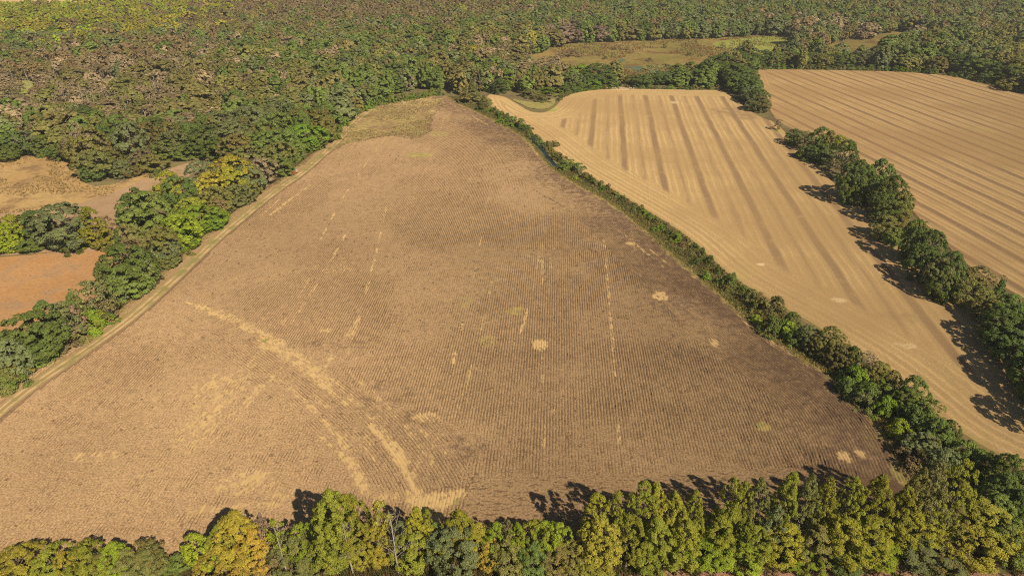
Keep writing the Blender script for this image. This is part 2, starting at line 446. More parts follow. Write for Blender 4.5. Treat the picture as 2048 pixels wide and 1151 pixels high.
def paint_main(x, y):
    x = np.asarray(x, np.float32); y = np.asarray(y, np.float32)
    n1 = fbm(x, y, 9, 1); n2 = fbm(x, y, 2.5, 5, 2); n3 = fbm(x, y, 28, 9)
    st = np.zeros_like(x); wd = np.zeros_like(x); dk = np.zeros_like(x)
    for P, w, s in _SL:
        lo = P.min(0) - 9; hi = P.max(0) + 9
        k = (x > lo[0]) & (x < hi[0]) & (y > lo[1]) & (y < hi[1])
        if not k.any(): continue
        d = dist_poly(x[k], y[k], P)
        st[k] = np.maximum(st[k], s * (1.5 * (.35 + 1.1 * n2[k]) if (w > .9 or s > .7) else 1.6 * sstep(.34, .55, n1[k]) * (.4 + n2[k])) * (1 - sstep(w * .3, w * (1.9 if w > .9 else 1.3), d)))
    def blobs(L, dst, soft=.5):
        for cx, cy, rx, ry, s in L:
            k = (abs(x - cx) < rx * 1.7) & (abs(y - cy) < ry * 1.7)
            if not k.any(): continue
            d = np.sqrt(((x[k] - cx) / rx) ** 2 + ((y[k] - cy) / ry) ** 2) + (n1[k] - .5) * .9
            dst[k] = np.maximum(dst[k], s * (1 - sstep(1 - soft, 1 + soft * .6, d)))
    blobs(_SB, st); blobs(_WB, wd, .35); blobs(_DB, dk, .7)
    g = inside(x + 11 * (n1 - .5) + 8 * (n2 - .5), y + 26 * (n1 - .5) + 16 * (n2 - .5), GREEN_TOP)
    wd = np.maximum(wd, np.where(g, .42 + .5 * (n1 - .35), 0))
    st = np.maximum(st, np.where(g, .9 * (fbm(x, y, 16, 19) - .38) + .35 * sstep(440, 500, y), 0))
    dk = np.maximum(dk, np.where(g, .12 + .8 * (n3 - .5), 0))
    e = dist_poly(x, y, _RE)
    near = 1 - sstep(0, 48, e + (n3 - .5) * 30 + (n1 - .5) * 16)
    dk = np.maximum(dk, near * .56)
    wd = np.maximum(wd, (1 - sstep(.5, 3.5, e + (n2 - .5) * 4)) * .7)
    dk = dk + .1 * (n3 - .5)
    pale = .85 + .24 * sstep(10, -60, x) * sstep(250, 150, y) + .16 * sstep(230, 340, y) - .10 * sstep(20, 70, x) * sstep(260, 180, y) + .16 * (n3 - .5) + .10 * (fbm(x, y, 70, 17) - .5)  # soil tone; the near-left lightening also paints in the sun's backscatter spot
    return np.clip(np.stack([st, wd, dk, pale], 1), 0, 1.2)

def field_mesh(name, poly, spacing, mats, attrs, skirt=.62, z=0.0, jag=.35):
    P = np.asarray(poly, float)
    P = resample(np.concatenate([P, P[:1]]), 2.2)[:-1]
    nn = np.stack([fbm(P[:, 0], P[:, 1], 3.0, 21) - .5, fbm(P[:, 0], P[:, 1], 3.0, 22) - .5], 1)
    P = P + nn * jag * 3
    area = np.sum(P[:, 0] * np.roll(P[:, 1], -1) - np.roll(P[:, 0], -1) * P[:, 1])
    if area < 0: P = P[::-1]
    lo, hi = P.min(0), P.max(0)
    gx, gy = np.meshgrid(np.arange(lo[0], hi[0], spacing), np.arange(lo[1], hi[1], spacing))
    gx = gx.ravel() + RNG.uniform(-.3, .3, gx.size) * spacing
    gy = gy.ravel() + RNG.uniform(-.3, .3, gy.size) * spacing
    k = inside(gx, gy, P)
    gx, gy = gx[k], gy[k]
    k = dist_poly(gx, gy, np.concatenate([P, P[:1]])) > spacing * .4
    G = np.stack([gx[k], gy[k]], 1)
    n = len(P)
    V = [Vector(p) for p in np.concatenate([P, G])]
    E = [(i, (i + 1) % n) for i in range(n)]
    vo, _, fo, _, _, _ = delaunay_2d_cdt(V, E, [], 1, 1e-5)
    vv = np.array([(p.x, p.y) for p in vo])
    tri = np.array([f for f in fo if len(f) == 3], np.int32)
    a, b, c = vv[tri[:, 0]], vv[tri[:, 1]], vv[tri[:, 2]]
    cr = (b[:, 0] - a[:, 0]) * (c[:, 1] - a[:, 1]) - (b[:, 1] - a[:, 1]) * (c[:, 0] - a[:, 0])
    tri[cr < 0] = tri[cr < 0][:, ::-1]
    out = -normals2(np.concatenate([P[-1:], P, P[:1]]))[1:-1]
    sk = P + out * skirt * 1.3
    v3 = np.concatenate([np.c_[vv, np.full(len(vv), z)], np.c_[P, np.full(n, z)], np.c_[sk, np.full(n, z - skirt)]])
    i = np.arange(n); j = (i + 1) % n; b0 = len(vv)
    q = np.stack([b0 + i, b0 + n + i, b0 + n + j, b0 + j], 1)
    fa = attrs(v3[:, 0], v3[:, 1])
    return mesh_np(name, v3, [tri, q], mats, fa)

def sheet(name, pts, mat, z, spacing=6.0, jag=.8, closed_px=True, world_pts=None):
    P = chaikin(gpts(pts, z) if world_pts is None else np.asarray(world_pts, float), 2, True)
    me = field_mesh(name, P, spacing, [mat], lambda x, y: {}, skirt=.05, z=z, jag=jag)
    return tag(link(name, me), kind="structure")

# ------------------------------------------------------------------ the ground
def build_ground():
    xs = np.concatenate([[-9000, -6000, -4000, -2500], np.arange(-1600, 1601, 40), [2500, 4000, 6000, 9000]])
    ys = np.concatenate([[-4000, -2000, -800], np.arange(-200, 2001, 40), [2600, 4000, 6000, 9000, 14000]])
    X, Y = np.meshgrid(xs, ys)
    V = np.c_[X.ravel(), Y.ravel(), np.full(X.size, -.6)]
    w, h = len(xs), len(ys)
    i, j = np.meshgrid(np.arange(w - 1), np.arange(h - 1))
    a = (j * w + i).ravel()
    F = np.stack([a, a + 1, a + w + 1, a + w], 1)
    tag(link("ground", mesh_np("ground", V, F, [M_GROUND])), kind="structure")
build_ground()

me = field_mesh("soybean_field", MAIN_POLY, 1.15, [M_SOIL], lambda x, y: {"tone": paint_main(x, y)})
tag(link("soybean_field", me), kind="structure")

W1_TONE = [(1525, 530, 12, 4, .9, 0), (1810, 690, 30, 8, .5, 0), (1680, 600, 26, 8, .55, 0), (1900, 800, 40, 10, .35, 0), (1500, 540, 50, 16, .45, 1), (1670, 615, 60, 8, .4, 1),
           (1880, 760, 60, 14, .35, 1), (1350, 205, 14, 4, .5, 0), (1090, 215, 30, 10, .9, 1), (1590, 640, 60, 12, .3, 2), (1800, 640, 50, 20, .3, 2), (1480, 225, 60, 12, .45, 2), (1440, 186, 60, 6, .4, 1),
           (1560, 262, 22, 8, .5, 1), (1235, 178, 26, 4, .5, 0), (1750, 760, 70, 12, .3, 2)]
def w_attr(edge_lines, tone_list):
    E = [resample(e, 8.0) for e in edge_lines]
    B = [(*blob(u, v, a, b), s, k) for u, v, a, b, s, k in tone_list]
    def f(x, y):
        e = np.min([dist_poly(x, y, q) for q in E], 0)
        t = np.zeros((len(x), 4), np.float32); t[:, 3] = 1
        n1 = fbm(x, y, 8, 13)
        for cx, cy, rx, ry, s, k in B:
            d = np.sqrt(((x - cx) / rx) ** 2 + ((y - cy) / ry) ** 2) + (n1 - .5) * .8
            t[:, k] = np.maximum(t[:, k], s * (1 - sstep(.5, 1.2, d)))
        t[:, 1] = np.maximum(t[:, 1], .5 * (1 - sstep(.6, 2.6, e + (n1 - .5) * 3)))
        return {"edge": e, "tone": t}
    return f
M_W1 = stubble_material("wheat_stubble", W1_DEG, 18.3, 3.3, (0.42, 0.285, 0.132), (0.475, 0.33, 0.155), (0.235, 0.152, 0.09), .03)
M_W2 = stubble_material("far_wheat_stubble", W2_DEG, 18.3, 1.7, (0.39, 0.255, 0.118), (0.455, 0.31, 0.15), (0.225, 0.145, 0.084), .03, .85, 9.0)
me = field_mesh("wheat_field", FIELD1, 2.0, [M_W1], w_attr([WHEAT_WEST, WHEAT_NORTH], W1_TONE))
tag(link("wheat_field", me), kind="structure")
me = field_mesh("far_wheat_field", FIELD2, 3.0, [M_W2], w_attr([F2_WEST[:40]], [(1960, 260, 30, 8, .4, 1), (1780, 190, 60, 8, .2, 1)]))
tag(link("far_wheat_field", me), kind="structure")

# left meadows and fields, marshes, far field, red soil in front
sheet("dry_meadow", [(-140, 312), (60, 312), (140, 318), (160, 345), (170, 372), (215, 372), (300, 345), (330, 345), (260, 380), (190, 398), (120, 418), (0, 428), (-140, 432)], M_MEADOW, -.5)
sheet("grey_field", [(-150, 432), (0, 428), (120, 417), (200, 394), (270, 368), (350, 333), (400, 320), (408, 330), (370, 360), (330, 372), (310, 400), (270, 440), (220, 500), (120, 502), (-150, 520)], M_STRIP, -.46)
sheet("orange_field", [(-200, 524), (-10, 514), (60, 509), (150, 501), (235, 499), (260, 530), (230, 590), (150, 660), (60, 700), (-40, 790), (-200, 900)], M_CLAY, -.5)
sheet("marsh", [(1000, 138), (1060, 112), (1100, 96), (1130, 87), (1200, 84), (1300, 80), (1400, 77), (1500, 72), (1572, 70), (1592, 84), (1584, 120), (1555, 130), (1500, 132), (1470, 140), (1440, 165), (1300, 170), (1200, 166), (1100, 168), (1010, 160)], M_MARSH, -.5, 10)
sheet("marsh_moss", [(1420, 84), (1500, 75), (1570, 71), (1588, 84), (1580, 112), (1510, 122), (1480, 100), (1430, 94)], M_MOSS, -.46, 10)
sheet("small_marsh", [(1630, 104), (1645, 88), (1700, 80), (1740, 82), (1750, 68), (1790, 62), (1860, 70), (1890, 84), (1800, 90), (1800, 108), (1740, 126), (1600, 126)], M_MARSH, -.5, 10)
sheet("clearing", [(36, 160), (76, 160), (80, 196), (40, 204)], M_MOSS, -.5, 5, 3.5)
sheet("clearing", [(-30, 184), (18, 184), (18, 204), (-30, 206)], M_MOSS, -.5, 5, 3.5)
sheet("clearing", [(108, 162), (134, 160), (134, 174), (108, 176)], M_MOSS, -.5, 5, 3.5)
sheet("clearing", [(190, 160), (260, 158), (265, 172), (195, 174)], M_MOSS, -.5, 5, 3.5)
sheet("far_field", [(-260, 29), (60, 26), (130, 28), (190, 22), (240, 8), (240, -14), (-260, -14)], M_FAR, -.5, 20)
sheet("red_field", None, M_RED, -.5, 2.0, .5, world_pts=[[-150, 86], [-60, 87], [0, 89.5], [40, 91.8], [75, 91.8], [130, 89], [130, 40], [-150, 40]])
sheet("grass_inlet", [(1018, 196), (1050, 203), (1085, 206), (1105, 196), (1112, 198), (1106, 212), (1088, 219), (1062, 217), (1040, 207)], M_INLET, -.3, 2.5, .4)

def ribbon(name, P, half, mat, z, ncross=5, fa=None):
    P = np.asarray(P); nn = normals2(P)
    w = half * (1 + .5 * (fbm(P[:, 0], P[:, 1], 12, 31) - .5))
    u = np.linspace(-1, 1, ncross)
    V = P[:, None, :] + nn[:, None, :] * (u[None, :, None] * w[:, None, None])
    V3 = np.concatenate([V, np.full((*V.shape[:2], 1), z)], 2).reshape(-1, 3)
    n = len(P)
    i, j = np.meshgrid(np.arange(ncross - 1), np.arange(n - 1))
    a = (j * ncross + i).ravel()
    F = np.stack([a, a + 1, a + ncross + 1, a + ncross], 1)[:, ::-1]
    at_ = {"across": np.tile(u, n)}
    return tag(link(name, mesh_np(name, V3, F, [mat], at_)), kind="structure")

def track_material():
    m = N("farm_track")
    p = m.pos()
    u = m.math('ABSOLUTE', m.attr("across", "Fac"))
    mid = m.noise(p, .12, 4, .65); fine = m.noise(p, 1.8, 4, .7)
    jig = m.math('MULTIPLY', m.math('SUBTRACT', fine, .5), .5)
    rut = m.math('SUBTRACT', m.step(m.math('ADD', u, jig), .22, .42), m.step(m.math('ADD', u, jig), .5, .8))
    base = m.mix(m.step(mid, .4, .62), (0.30, 0.205, 0.10), (0.205, 0.18, 0.065))
    c = m.mix(m.math('MULTIPLY', rut, m.step(mid, .60, .42, .10, .9)), base, (0.50, 0.36, 0.18))
    c = m.mix(m.step(m.math('ADD', u, jig), .78, 1.0, 0, .7), c, (0.38, 0.26, 0.15))
    c = m.mix(m.step(fine, .45, .25, 0, .5), c, (0.22, 0.16, 0.08))
    m.diffuse(c, m.bump(fine, .4, .2))
    return m.m
ribbon("farm_track", TRACK, 1.9, track_material(), .025, 7)
ribbon("verge", TRACK + _tn * 4.3, 2.5, M_VERGE, .02, 4)

# the ditch: bank strip, water
DITCH = gline([(915, 193), (950, 214), (985, 231), (1020, 245), (1052, 262), (1072, 280), (1090, 306), (1112, 334), (1160, 362), (1205, 384), (1260, 414), (1310, 452),
               (1360, 494), (1410, 540), (1460, 585), (1520, 632), (1580, 672), (1660, 715), (1730, 760), (1800, 835), (1850, 890), (1920, 945), (2010, 1010), (2120, 1090)], -.6)
ribbon("ditch_bank", DITCH, 7.0, M_DITCH, -.56, 5)
def water_material():
    m = N("water")
    b = m.n("BsdfPrincipled")
    b.inputs["Base Color"].default_value = (0.022, 0.045, 0.045, 1)
    b.inputs["Roughness"].default_value = .06
    b.inputs["IOR"].default_value = 1.33
    m.put(b.inputs["Normal"], m.bump(m.noise(m.pos(), 1.5, 2), .05, .1))
    m.t.links.new(b.outputs[0], m.out.inputs[0])
    return m.m
M_WATER = water_material()
k = (DITCH[:, 1] > at(1100, 330)[1] - 3) & (DITCH[:, 1] < at(1068, 272)[1] + 3)
ribbon("ditch_water", DITCH[k] + np.array([-1.0, 0]), 2.1, M_WATER, -.5, 3)
def scum_material():
    m = N("marsh_water")
    b = m.n("BsdfPrincipled")
    m.put(b.inputs["Base Color"], m.mix(m.step(m.noise(m.pos(), .2, 3), .4, .6), (0.16, 0.20, 0.10), (0.13, 0.165, 0.10)))
    b.inputs["Roughness"].default_value = .75
    b.inputs["Specular IOR Level"].default_value = .15
    m.t.links.new(b.outputs[0], m.out.inputs[0])
    return m.m
ribbon("marsh_stream", gline([(1246, 118), (1238, 124), (1232, 131), (1255, 135), (1285, 133)], -.5, 4), 3.2, scum_material(), -.42, 3)
ribbon("marsh_stream", gline([(1278, 134), (1270, 140), (1284, 144)], -.5, 4), 4, bpy.data.materials["marsh_water"], -.41, 3)

# ------------------------------------------------------------------ rows of stubble on the big field (real ridges)
ROWSP = 0.762
HD = math.radians(ROW_DEG)
DIR = np.array([math.sin(HD), math.cos(HD)]); NRM = np.array([math.cos(HD), -math.sin(HD)])
CURVE = gline([(250, 575), (330, 590), (400, 612), (470, 645), (540, 690), (610, 740), (680, 795), (740, 850), (790, 910), (820, 960), (842, 1010), (850, 1060)], step=1.5, sm=3)
B_POLY = gpts([(310, 596), (350, 588), (480, 640), (620, 712), (760, 795), (880, 830), (965, 888), (930, 985), (845, 990), (800, 1006), (700, 960), (630, 885), (520, 795), (420, 722), (330, 652)])
_inMain = np.asarray(MAIN_POLY)

def inB(x, y):
    return inside(x + 7 * (fbm(x, y, 9, 43) - .5), y + 7 * (fbm(x, y, 9, 44) - .5), B_POLY)

_BC = np.concatenate([B_POLY, B_POLY[:1]])
def headland(x, y, cut=0.0):
    """1 = right headland, 2 = south headland, 0 = none"""
    e = dist_poly(x, y, _RE)
    s = y - south_y(x)
    r = np.zeros(len(x), int)
    wob = 3 * (fbm(x, y, 30, 41) - .5)
    r[(e < 22 + wob) & (x > -40)] = 1
    lim = np.where(x > -12 + 3 * wob, 20.5, -5.0)
    r[(s < lim + .9 * wob - cut) & (e > s * .8)] = 2
    return r

def row_strip(S, region, rough=False):
    """S: list of (n,2) station arrays; keeps stations for which region(x, y)"""
    Vs, Fs, tones = [], [], []
    base = 0
    allp = np.concatenate(S)
    keep = region(allp[:, 0], allp[:, 1])
    nrm = np.concatenate([normals2(s) for s in S])
    rid = np.concatenate([np.full(len(s), i) for i, s in enumerate(S)])
    n = len(allp)
    dist = np.hypot(allp[:, 0], allp[:, 1])
    lat = (vnoise(allp[:, 0], allp[:, 1], 1.1, 51) - .5) * .16
    wid = .15 + .15 * vnoise(allp[:, 0], allp[:, 1], 1.3, 52) + RNG.uniform(-.05, .06, n)
    weak = np.clip(.9 * sstep(.42, .66, fbm(allp[:, 0], allp[:, 1], 38, 56)) + .8 * sstep(10, -60, allp[:, 0]) * sstep(185, 120, allp[:, 1]) + (1.0 if rough else 0), 0, 1)
    wid = wid * (1 + .7 * weak)
    hgt = .08 + .16 * RNG.random(n) + .10 * vnoise(allp[:, 0], allp[:, 1], 14, 53)
    ctr = allp + nrm * lat[:, None]
    L = ctr + nrm * wid[:, None]; R = ctr - nrm * wid[:, None]
    hgt = hgt * (1 - .5 * weak)
    tops = ctr + nrm * RNG.uniform(-.08, .08, n)[:, None]
    V = np.stack([np.c_[L, np.full(n, .004)], np.c_[tops, hgt], np.c_[R, np.full(n, .004)]], 1).reshape(-1, 3)
    a = np.arange(n - 1)
    ok = keep[:-1] & keep[1:] & (rid[:-1] == rid[1:]) & (RNG.random(n - 1) > .006)
    a = a[ok] * 3
    F = np.concatenate([np.stack([a, a + 3, a + 4, a + 1], 1), np.stack([a + 1, a + 4, a + 5, a + 2], 1)])
    F = F[:, ::-1]
    used = np.zeros(len(V), bool); used[F.ravel()] = True
    idx = np.cumsum(used) - 1
    return V[used], idx[F].astype(np.int32)

def build_rows():
    parts = []
    # straight rows
    S = []
    for k in range(-260, 240):
        t = [80.0]
        ts = []
        y = 80.0
        while y < 520:
            ts.append(y)
            y += .75 if y < 190 else (1.1 if y < 280 else 2.4)
        ts = np.array(ts) + RNG.uniform(-.2, .2, len(ts))
        o = NRM * (k * ROWSP)
        S.append(np.stack([o[0] + DIR[0] * ts, o[1] + DIR[1] * ts], 1))
    allin = lambda x, y: inside(x, y, _inMain) & (dist_poly(x, y, TRACK) > 3.0)
    def regA(x, y):
        n1_ = fbm(x, y, 9, 1)
        g = inside(x + 11 * (n1_ - .5), y + 26 * (n1_ - .5), GREEN_TOP)
        return allin(x, y) & (~inB(x, y) | (dist_poly(x, y, _BC) < 2.2)) & ((headland(x, y) == 0) | ((headland(x, y) == 2) & (headland(x, y - 0, 1.6) == 0))) & ~g
    parts.append(row_strip(S, regA))
    # curved rows along the grassed waterway
    nn = normals2(CURVE)
    S = []
    for k in range(-75, 90):
        Q = resample(CURVE + nn * (k * ROWSP), .8)
        S.append(Q)
    parts.append(row_strip(S, lambda x, y: allin(x, y) & inB(x, y)))
    # right headland
    rs = resample(chaikin(resample(RIGHT_EDGE, 10), 2), 1.0)
    nn = normals2(rs)
    sgn = 1.0 if inside(*(rs[len(rs) // 2] + nn[len(rs) // 2] * 8)[:, None], _inMain)[0] else -1.0
    S = [rs + nn * sgn * (1.2 + k * ROWSP) for k in range(34)]
    parts.append(row_strip(S, lambda x, y: allin(x, y) & (headland(x, y) == 1)))
    # south headland
    S = []
    for k in range(34):
        xs = np.arange(-128, 90, .8)
        S.append(np.stack([xs + RNG.uniform(-.3, .3, len(xs)), south_y(xs) + .6 + k * ROWSP + RNG.normal(0, .24, len(xs))], 1))
    parts.append(row_strip(S, lambda x, y: allin(x, y) & (headland(x, y) == 2) & ~inB(x, y), True))
    V = []; F = []; b = 0
    for v, f in parts:
        V.append(v); F.append(f + b); b += len(v)
    V = np.concatenate(V); F = np.concatenate(F)
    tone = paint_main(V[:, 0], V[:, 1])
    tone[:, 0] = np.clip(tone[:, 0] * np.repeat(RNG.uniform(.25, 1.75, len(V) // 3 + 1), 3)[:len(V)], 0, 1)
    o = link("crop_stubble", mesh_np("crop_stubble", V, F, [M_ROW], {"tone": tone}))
    tag(o, "tan rows of cut soybean stubble ridged across the big field", "stubble", kind="stuff")
build_rows()
#MARK_TREES
def haze():
    x0, x1, y0, y1, z0, z1 = -9200, 9200, -4200, 14200, -1.6, CAM_H + 12
    V = [(x, y, z) for z in (z0, z1) for x, y in ((x0, y0), (x1, y0), (x1, y1), (x0, y1))]
    F = [(3, 2, 1, 0), (4, 5, 6, 7), (0, 1, 5, 4), (1, 2, 6, 5), (2, 3, 7, 6), (3, 0, 4, 7)]
    m = N("haze")
    v = m.n("VolumePrincipled")
    v.inputs["Color"].default_value = (0.88, 0.89, 0.88, 1)
    v.inputs["Density"].default_value = HAZE
    v.inputs["Anisotropy"].default_value = 0.0
    m.t.links.new(v.outputs[0], m.out.inputs[1])
    tag(link("haze", mesh_np("haze", V, np.array(F), [m.m])), kind="stuff")
HAZE = 0.00011
haze()

# ------------------------------------------------------------------ leaf, bark
def leaf_material(name, src):
    m = N(name)
    if src == 'OBJECT':
        oi = m.n("ObjectInfo"); col = oi.outputs["Color"]; al = oi.outputs["Alpha"]
    else:
        nd = m.n("Attribute", attribute_name="tint", attribute_type='INSTANCER')
        col = nd.outputs["Color"]; al = nd.outputs["Alpha"]
    s = m.rgb(m.attr("leaf"))
    # some boughs turn first: the autumn share of the tree is in alpha
    turned = m.step(m.math('ADD', s[0], m.math('MULTIPLY', s[1], .25)), m.math('SUBTRACT', 1.22, al), m.math('SUBTRACT', 1.32, al))
    warm = m.mix(1.0, m.mix(.5, col, (0.30, 0.23, 0.05)), (1.06, .92, .85), 'MULTIPLY')
    c = m.mix(turned, col, warm)
    g = m.math('ADD', m.math('MULTIPLY', s[1], .6), .72)
    g = m.math('MULTIPLY', g, m.math('ADD', m.math('MULTIPLY', s[0], .35), .82))
    g = m.math('MULTIPLY', g, 1.18)
    c = m.mix(1.0, c, m_gray(m, g), 'MULTIPLY')
    d = m.n("BsdfDiffuse"); m.put(d.inputs[0], c)
    t = m.n("BsdfTranslucent"); m.put(t.inputs[0], m.mix(1.0, c, (1.1, 1.05, .5), 'MULTIPLY'))
    x = m.n("MixShader"); x.inputs[0].default_value = .25
    m.t.links.new(d.outputs[0], x.inputs[1]); m.t.links.new(t.outputs[0], x.inputs[2])
    m.t.links.new(x.outputs[0], m.out.inputs[0])
    return m.m

def bark_material(name, a, b):
    m = N(name)
    n = m.noise(m.mapped(m.pos(), scale=(3, 3, .6)), 1.5, 3, .7)
    m.diffuse(m.mix(m.step(n, .35, .65), a, b), m.bump(n, .6, .1))
    return m.m

M_LEAF = leaf_material("leaf", 'OBJECT')
M_FLEAF = leaf_material("wood_leaf", 'INSTANCER')
M_BARK = bark_material("bark", (0.13, 0.10, 0.075), (0.22, 0.18, 0.14))
M_PALE = bark_material("pale_bark", (0.27, 0.225, 0.18), (0.38, 0.33, 0.27))

# ------------------------------------------------------------------ tree prototypes
def tube(P, R, sides=6):
    P = np.asarray(P, float); n = len(P)
    T = np.gradient(P, axis=0); T /= np.linalg.norm(T, axis=1, keepdims=True) + 1e-9
    ref = np.where(np.abs(T[:, 2:3]) > .9, [[1., 0, 0]], [[0, 0, 1.]])
    A = np.cross(T, ref); A /= np.linalg.norm(A, axis=1, keepdims=True) + 1e-9
    B = np.cross(T, A)
    th = np.linspace(0, 2 * np.pi, sides, endpoint=False)
    V = P[:, None] + np.asarray(R)[:, None, None] * (A[:, None] * np.cos(th)[None, :, None] + B[:, None] * np.sin(th)[None, :, None])
    V = V.reshape(-1, 3)
    i, j = np.meshgrid(np.arange(sides), np.arange(n - 1))
    a = (j * sides + i).ravel(); b = (j * sides + (i + 1) % sides).ravel()
    return V, np.stack([a, b, b + sides, a + sides], 1)

def join(parts):
    V = []; F = []; b = 0
    for v, f in parts:
        V.append(v); F.append(f + b); b += len(v)
    return np.concatenate(V), np.concatenate(F)

def envelope(kind, t):
    """crown radius (share of the largest) at height share t of the crown"""
    t = np.asarray(t)
    if kind == 'round': return np.sqrt(np.clip(1 - ((t - .42) / .58) ** 2, 0.02, 1)) * np.where(t < .42, .75 + .6 * t, 1)
    if kind == 'oval': return np.clip(np.where(t < .32, .66 + 1.06 * t, np.clip(1 - (np.clip(t - .32, 0, 1) / .72) ** 1.7, 0, 1) ** .85), .10, 1)
    if kind == 'cone': return np.clip((1 - t) ** .8 * np.where(t < .12, .55 + 3.7 * t, 1), .05, 1)
    if kind == 'dome': return np.sqrt(np.clip(1 - (t * .97) ** 2, .03, 1))
    return np.ones_like(t)

def crown_lobes(rng, kind, H, R, base, n, lobe, shell=.78):
    """lobes (x, y, z, r) spread over the crown envelope, larger ones low, a lopsided outline"""
    lean = rng.uniform(-.12, .12, 2) * R
    ph = rng.uniform(0, 2 * np.pi, 3); amp = rng.uniform(.06, .2, 3)
    L = []
    i = 0
    while len(L) < n and i < n * 8:
        i += 1
        t = rng.random() ** .85
        a = rng.uniform(0, 2 * np.pi)
        rr = envelope(kind, t) * (1 + sum(amp[k] * math.sin((k + 1) * a + ph[k] + 2.2 * t) for k in range(3)))
        lr = lobe * R * rng.uniform(.65, 1.3) * (.75 + .35 * (1 - t))
        rad = max(0.0, rr * R - lr * .65) * (1.0 if rng.random() < shell else rng.uniform(.3, .8))
        z = base + (H - base) * t - lr * .35
        p = np.array([lean[0] * t + rad * math.cos(a), lean[1] * t + rad * math.sin(a), max(z, lr * .55)])
        if any(np.linalg.norm(p - q[:3]) < .55 * min(lr, q[3]) for q in L) and rng.random() < .8: continue
        L.append(np.array([*p, lr]))
    L.append(np.array([lean[0], lean[1], H - lobe * R * .7, lobe * R * .8]))
    return np.array(L)

def leaves(rng, L, n, size, H, rough=.36, aspect=.72, deep=.5):
    w = L[:, 3] ** 2
    li = rng.choice(len(L), n, p=w / w.sum())
    sub = rng.normal(size=(len(L), 11, 3)); sub /= np.linalg.norm(sub, axis=2, keepdims=True)
    si = rng.integers(0, 11, n)
    subr = rng.uniform(.7, 1.18, (len(L), 11))
    d = sub[li, si] + rng.normal(size=(n, 3)) * .36; d /= np.linalg.norm(d, axis=1, keepdims=True)
    c = L[li, :3]
    out = c * np.array([1, 1, .5]) + np.array([0, 0, -.12 * H]); out /= np.linalg.norm(out, axis=1, keepdims=True) + 1e-6
    out[:, 2] += .45
    flip = (d * out).sum(1) < -.25
    d[flip] *= -1
    flat = np.array([1, 1, .95])
    pos = c + d * flat * L[li, 3:4] * rng.uniform(deep, 1.06, (n, 1)) ** .8 * subr[li, si][:, None]
    nr = d * .7 + out / (np.linalg.norm(out, axis=1, keepdims=True) + 1e-6) * .25 + rng.normal(size=(n, 3)) * rough + np.array([0, 0, .22])
    nr /= np.linalg.norm(nr, axis=1, keepdims=True)
    t = np.cross(nr, rng.normal(size=(n, 3))); t /= np.linalg.norm(t, axis=1, keepdims=True) + 1e-9
    b = np.cross(nr, t)
    s = size * rng.uniform(.6, 1.35, (n, 1))
    pos[:, 2] = np.maximum(pos[:, 2], .1)
    q = np.stack([pos - t * s * .5, pos + b * s * .5 * aspect - nr * s * .08, pos + t * s * .5, pos - b * s * .5 * aspect - nr * s * .08], 1)
    lobe_r = np.clip(rng.random(len(L))[li] * .75 + rng.random((len(L), 11))[li, si] * .25, 0, 1)
    at_ = np.stack([lobe_r, .5 + (rng.random(n) - .5) * rough / .36, np.clip(pos[:, 2] / H, 0, 1), np.ones(n)], 1)
    return q.reshape(-1, 3), np.arange(4 * n).reshape(-1, 4), np.repeat(at_, 4, 0)

def trunk_mesh(rng, L, H, base, r0, nlimb, sides=7, top=.8):
    zs = np.linspace(-.25, H * top, 7)
    cx = np.cumsum(np.r_[0, rng.normal(0, .012 * H, 6)]); cy = np.cumsum(np.r_[0, rng.normal(0, .012 * H, 6)])
    P = np.c_[cx, cy, zs]
    R = r0 * np.r_[1.45, 1.0, .85, .7, .52, .36, .12]
    parts = [tube(P, R, sides)]
    pick = rng.choice(len(L), min(nlimb, len(L)), replace=False)
    for q in L[pick]:
        z0 = np.clip(q[2] - rng.uniform(.12, .3) * H, base * .6 + .3, H * top * .95)
        s = np.array([np.interp(z0, zs, cx), np.interp(z0, zs, cy), z0])
        e = q[:3]
        mid = (s + e) / 2 + rng.normal(0, .03 * H, 3)
        mid[2] = (s[2] + e[2]) / 2 - .02 * H
        rr = r0 * rng.uniform(.28, .5)
        parts.append(tube([s, mid, e], [rr, rr * .65, rr * .18], 4))
    return join(parts)

PROTO = {}
def proto(key, seed, kind, H, R, basef, nl, lobe, nleaf, lsize, r0, nlimb, leaf_mat=None, bark=None, rough=.36):
    rng = np.random.default_rng(seed)
    L = crown_lobes(rng, kind, H, R, H * basef, nl, lobe)
    v, f, a = leaves(rng, L, nleaf, lsize, H, rough, .72, .62 if rough < .3 else .5)
    tv, tf = trunk_mesh(rng, L, H, H * basef, r0, nlimb)
    PROTO.setdefault(key, []).append((mesh_np("crown", v, f, [leaf_mat or M_LEAF], {"leaf": a}), mesh_np("trunk", tv, tf, [bark or M_BARK]), H, R))

for i in range(6):   # near row: tall oval crowns of fine leaf clumps
    proto('near_oval', 100 + i, 'oval', 18, 4.6, .10 + .04 * (i % 3), 140, .18, 24000, .29, .26, 14)
for i in range(3):
    proto('near_oval', 110 + i, 'round', 18, 5.0, .08, 150, .17, 24000, .29, .26, 14)
for i in range(3):
    proto('near_round', 120 + i, 'round', 12, 4.6, .08, 100, .20, 17000, .29, .22, 12)
for i in range(2):
    proto('near_thin', 130 + i, 'oval', 15, 3.6, .22, 34, .27, 2600, .36, .16, 22, bark=M_PALE)
for i in range(6):   # broad field trees
    proto('round', 140 + i, 'round', 14, 6.2, .05, 150, .165, 17000, .42, .34, 12, rough=.22)
for i in range(3):
    proto('oval', 160 + i, 'oval', 15, 4.8, .06, 110, .18, 11500, .40, .25, 10, rough=.22)
for i in range(2):
    proto('cone', 170 + i, 'cone', 12, 3.4, .03, 60, .26, 4200, .5, .18, 6)
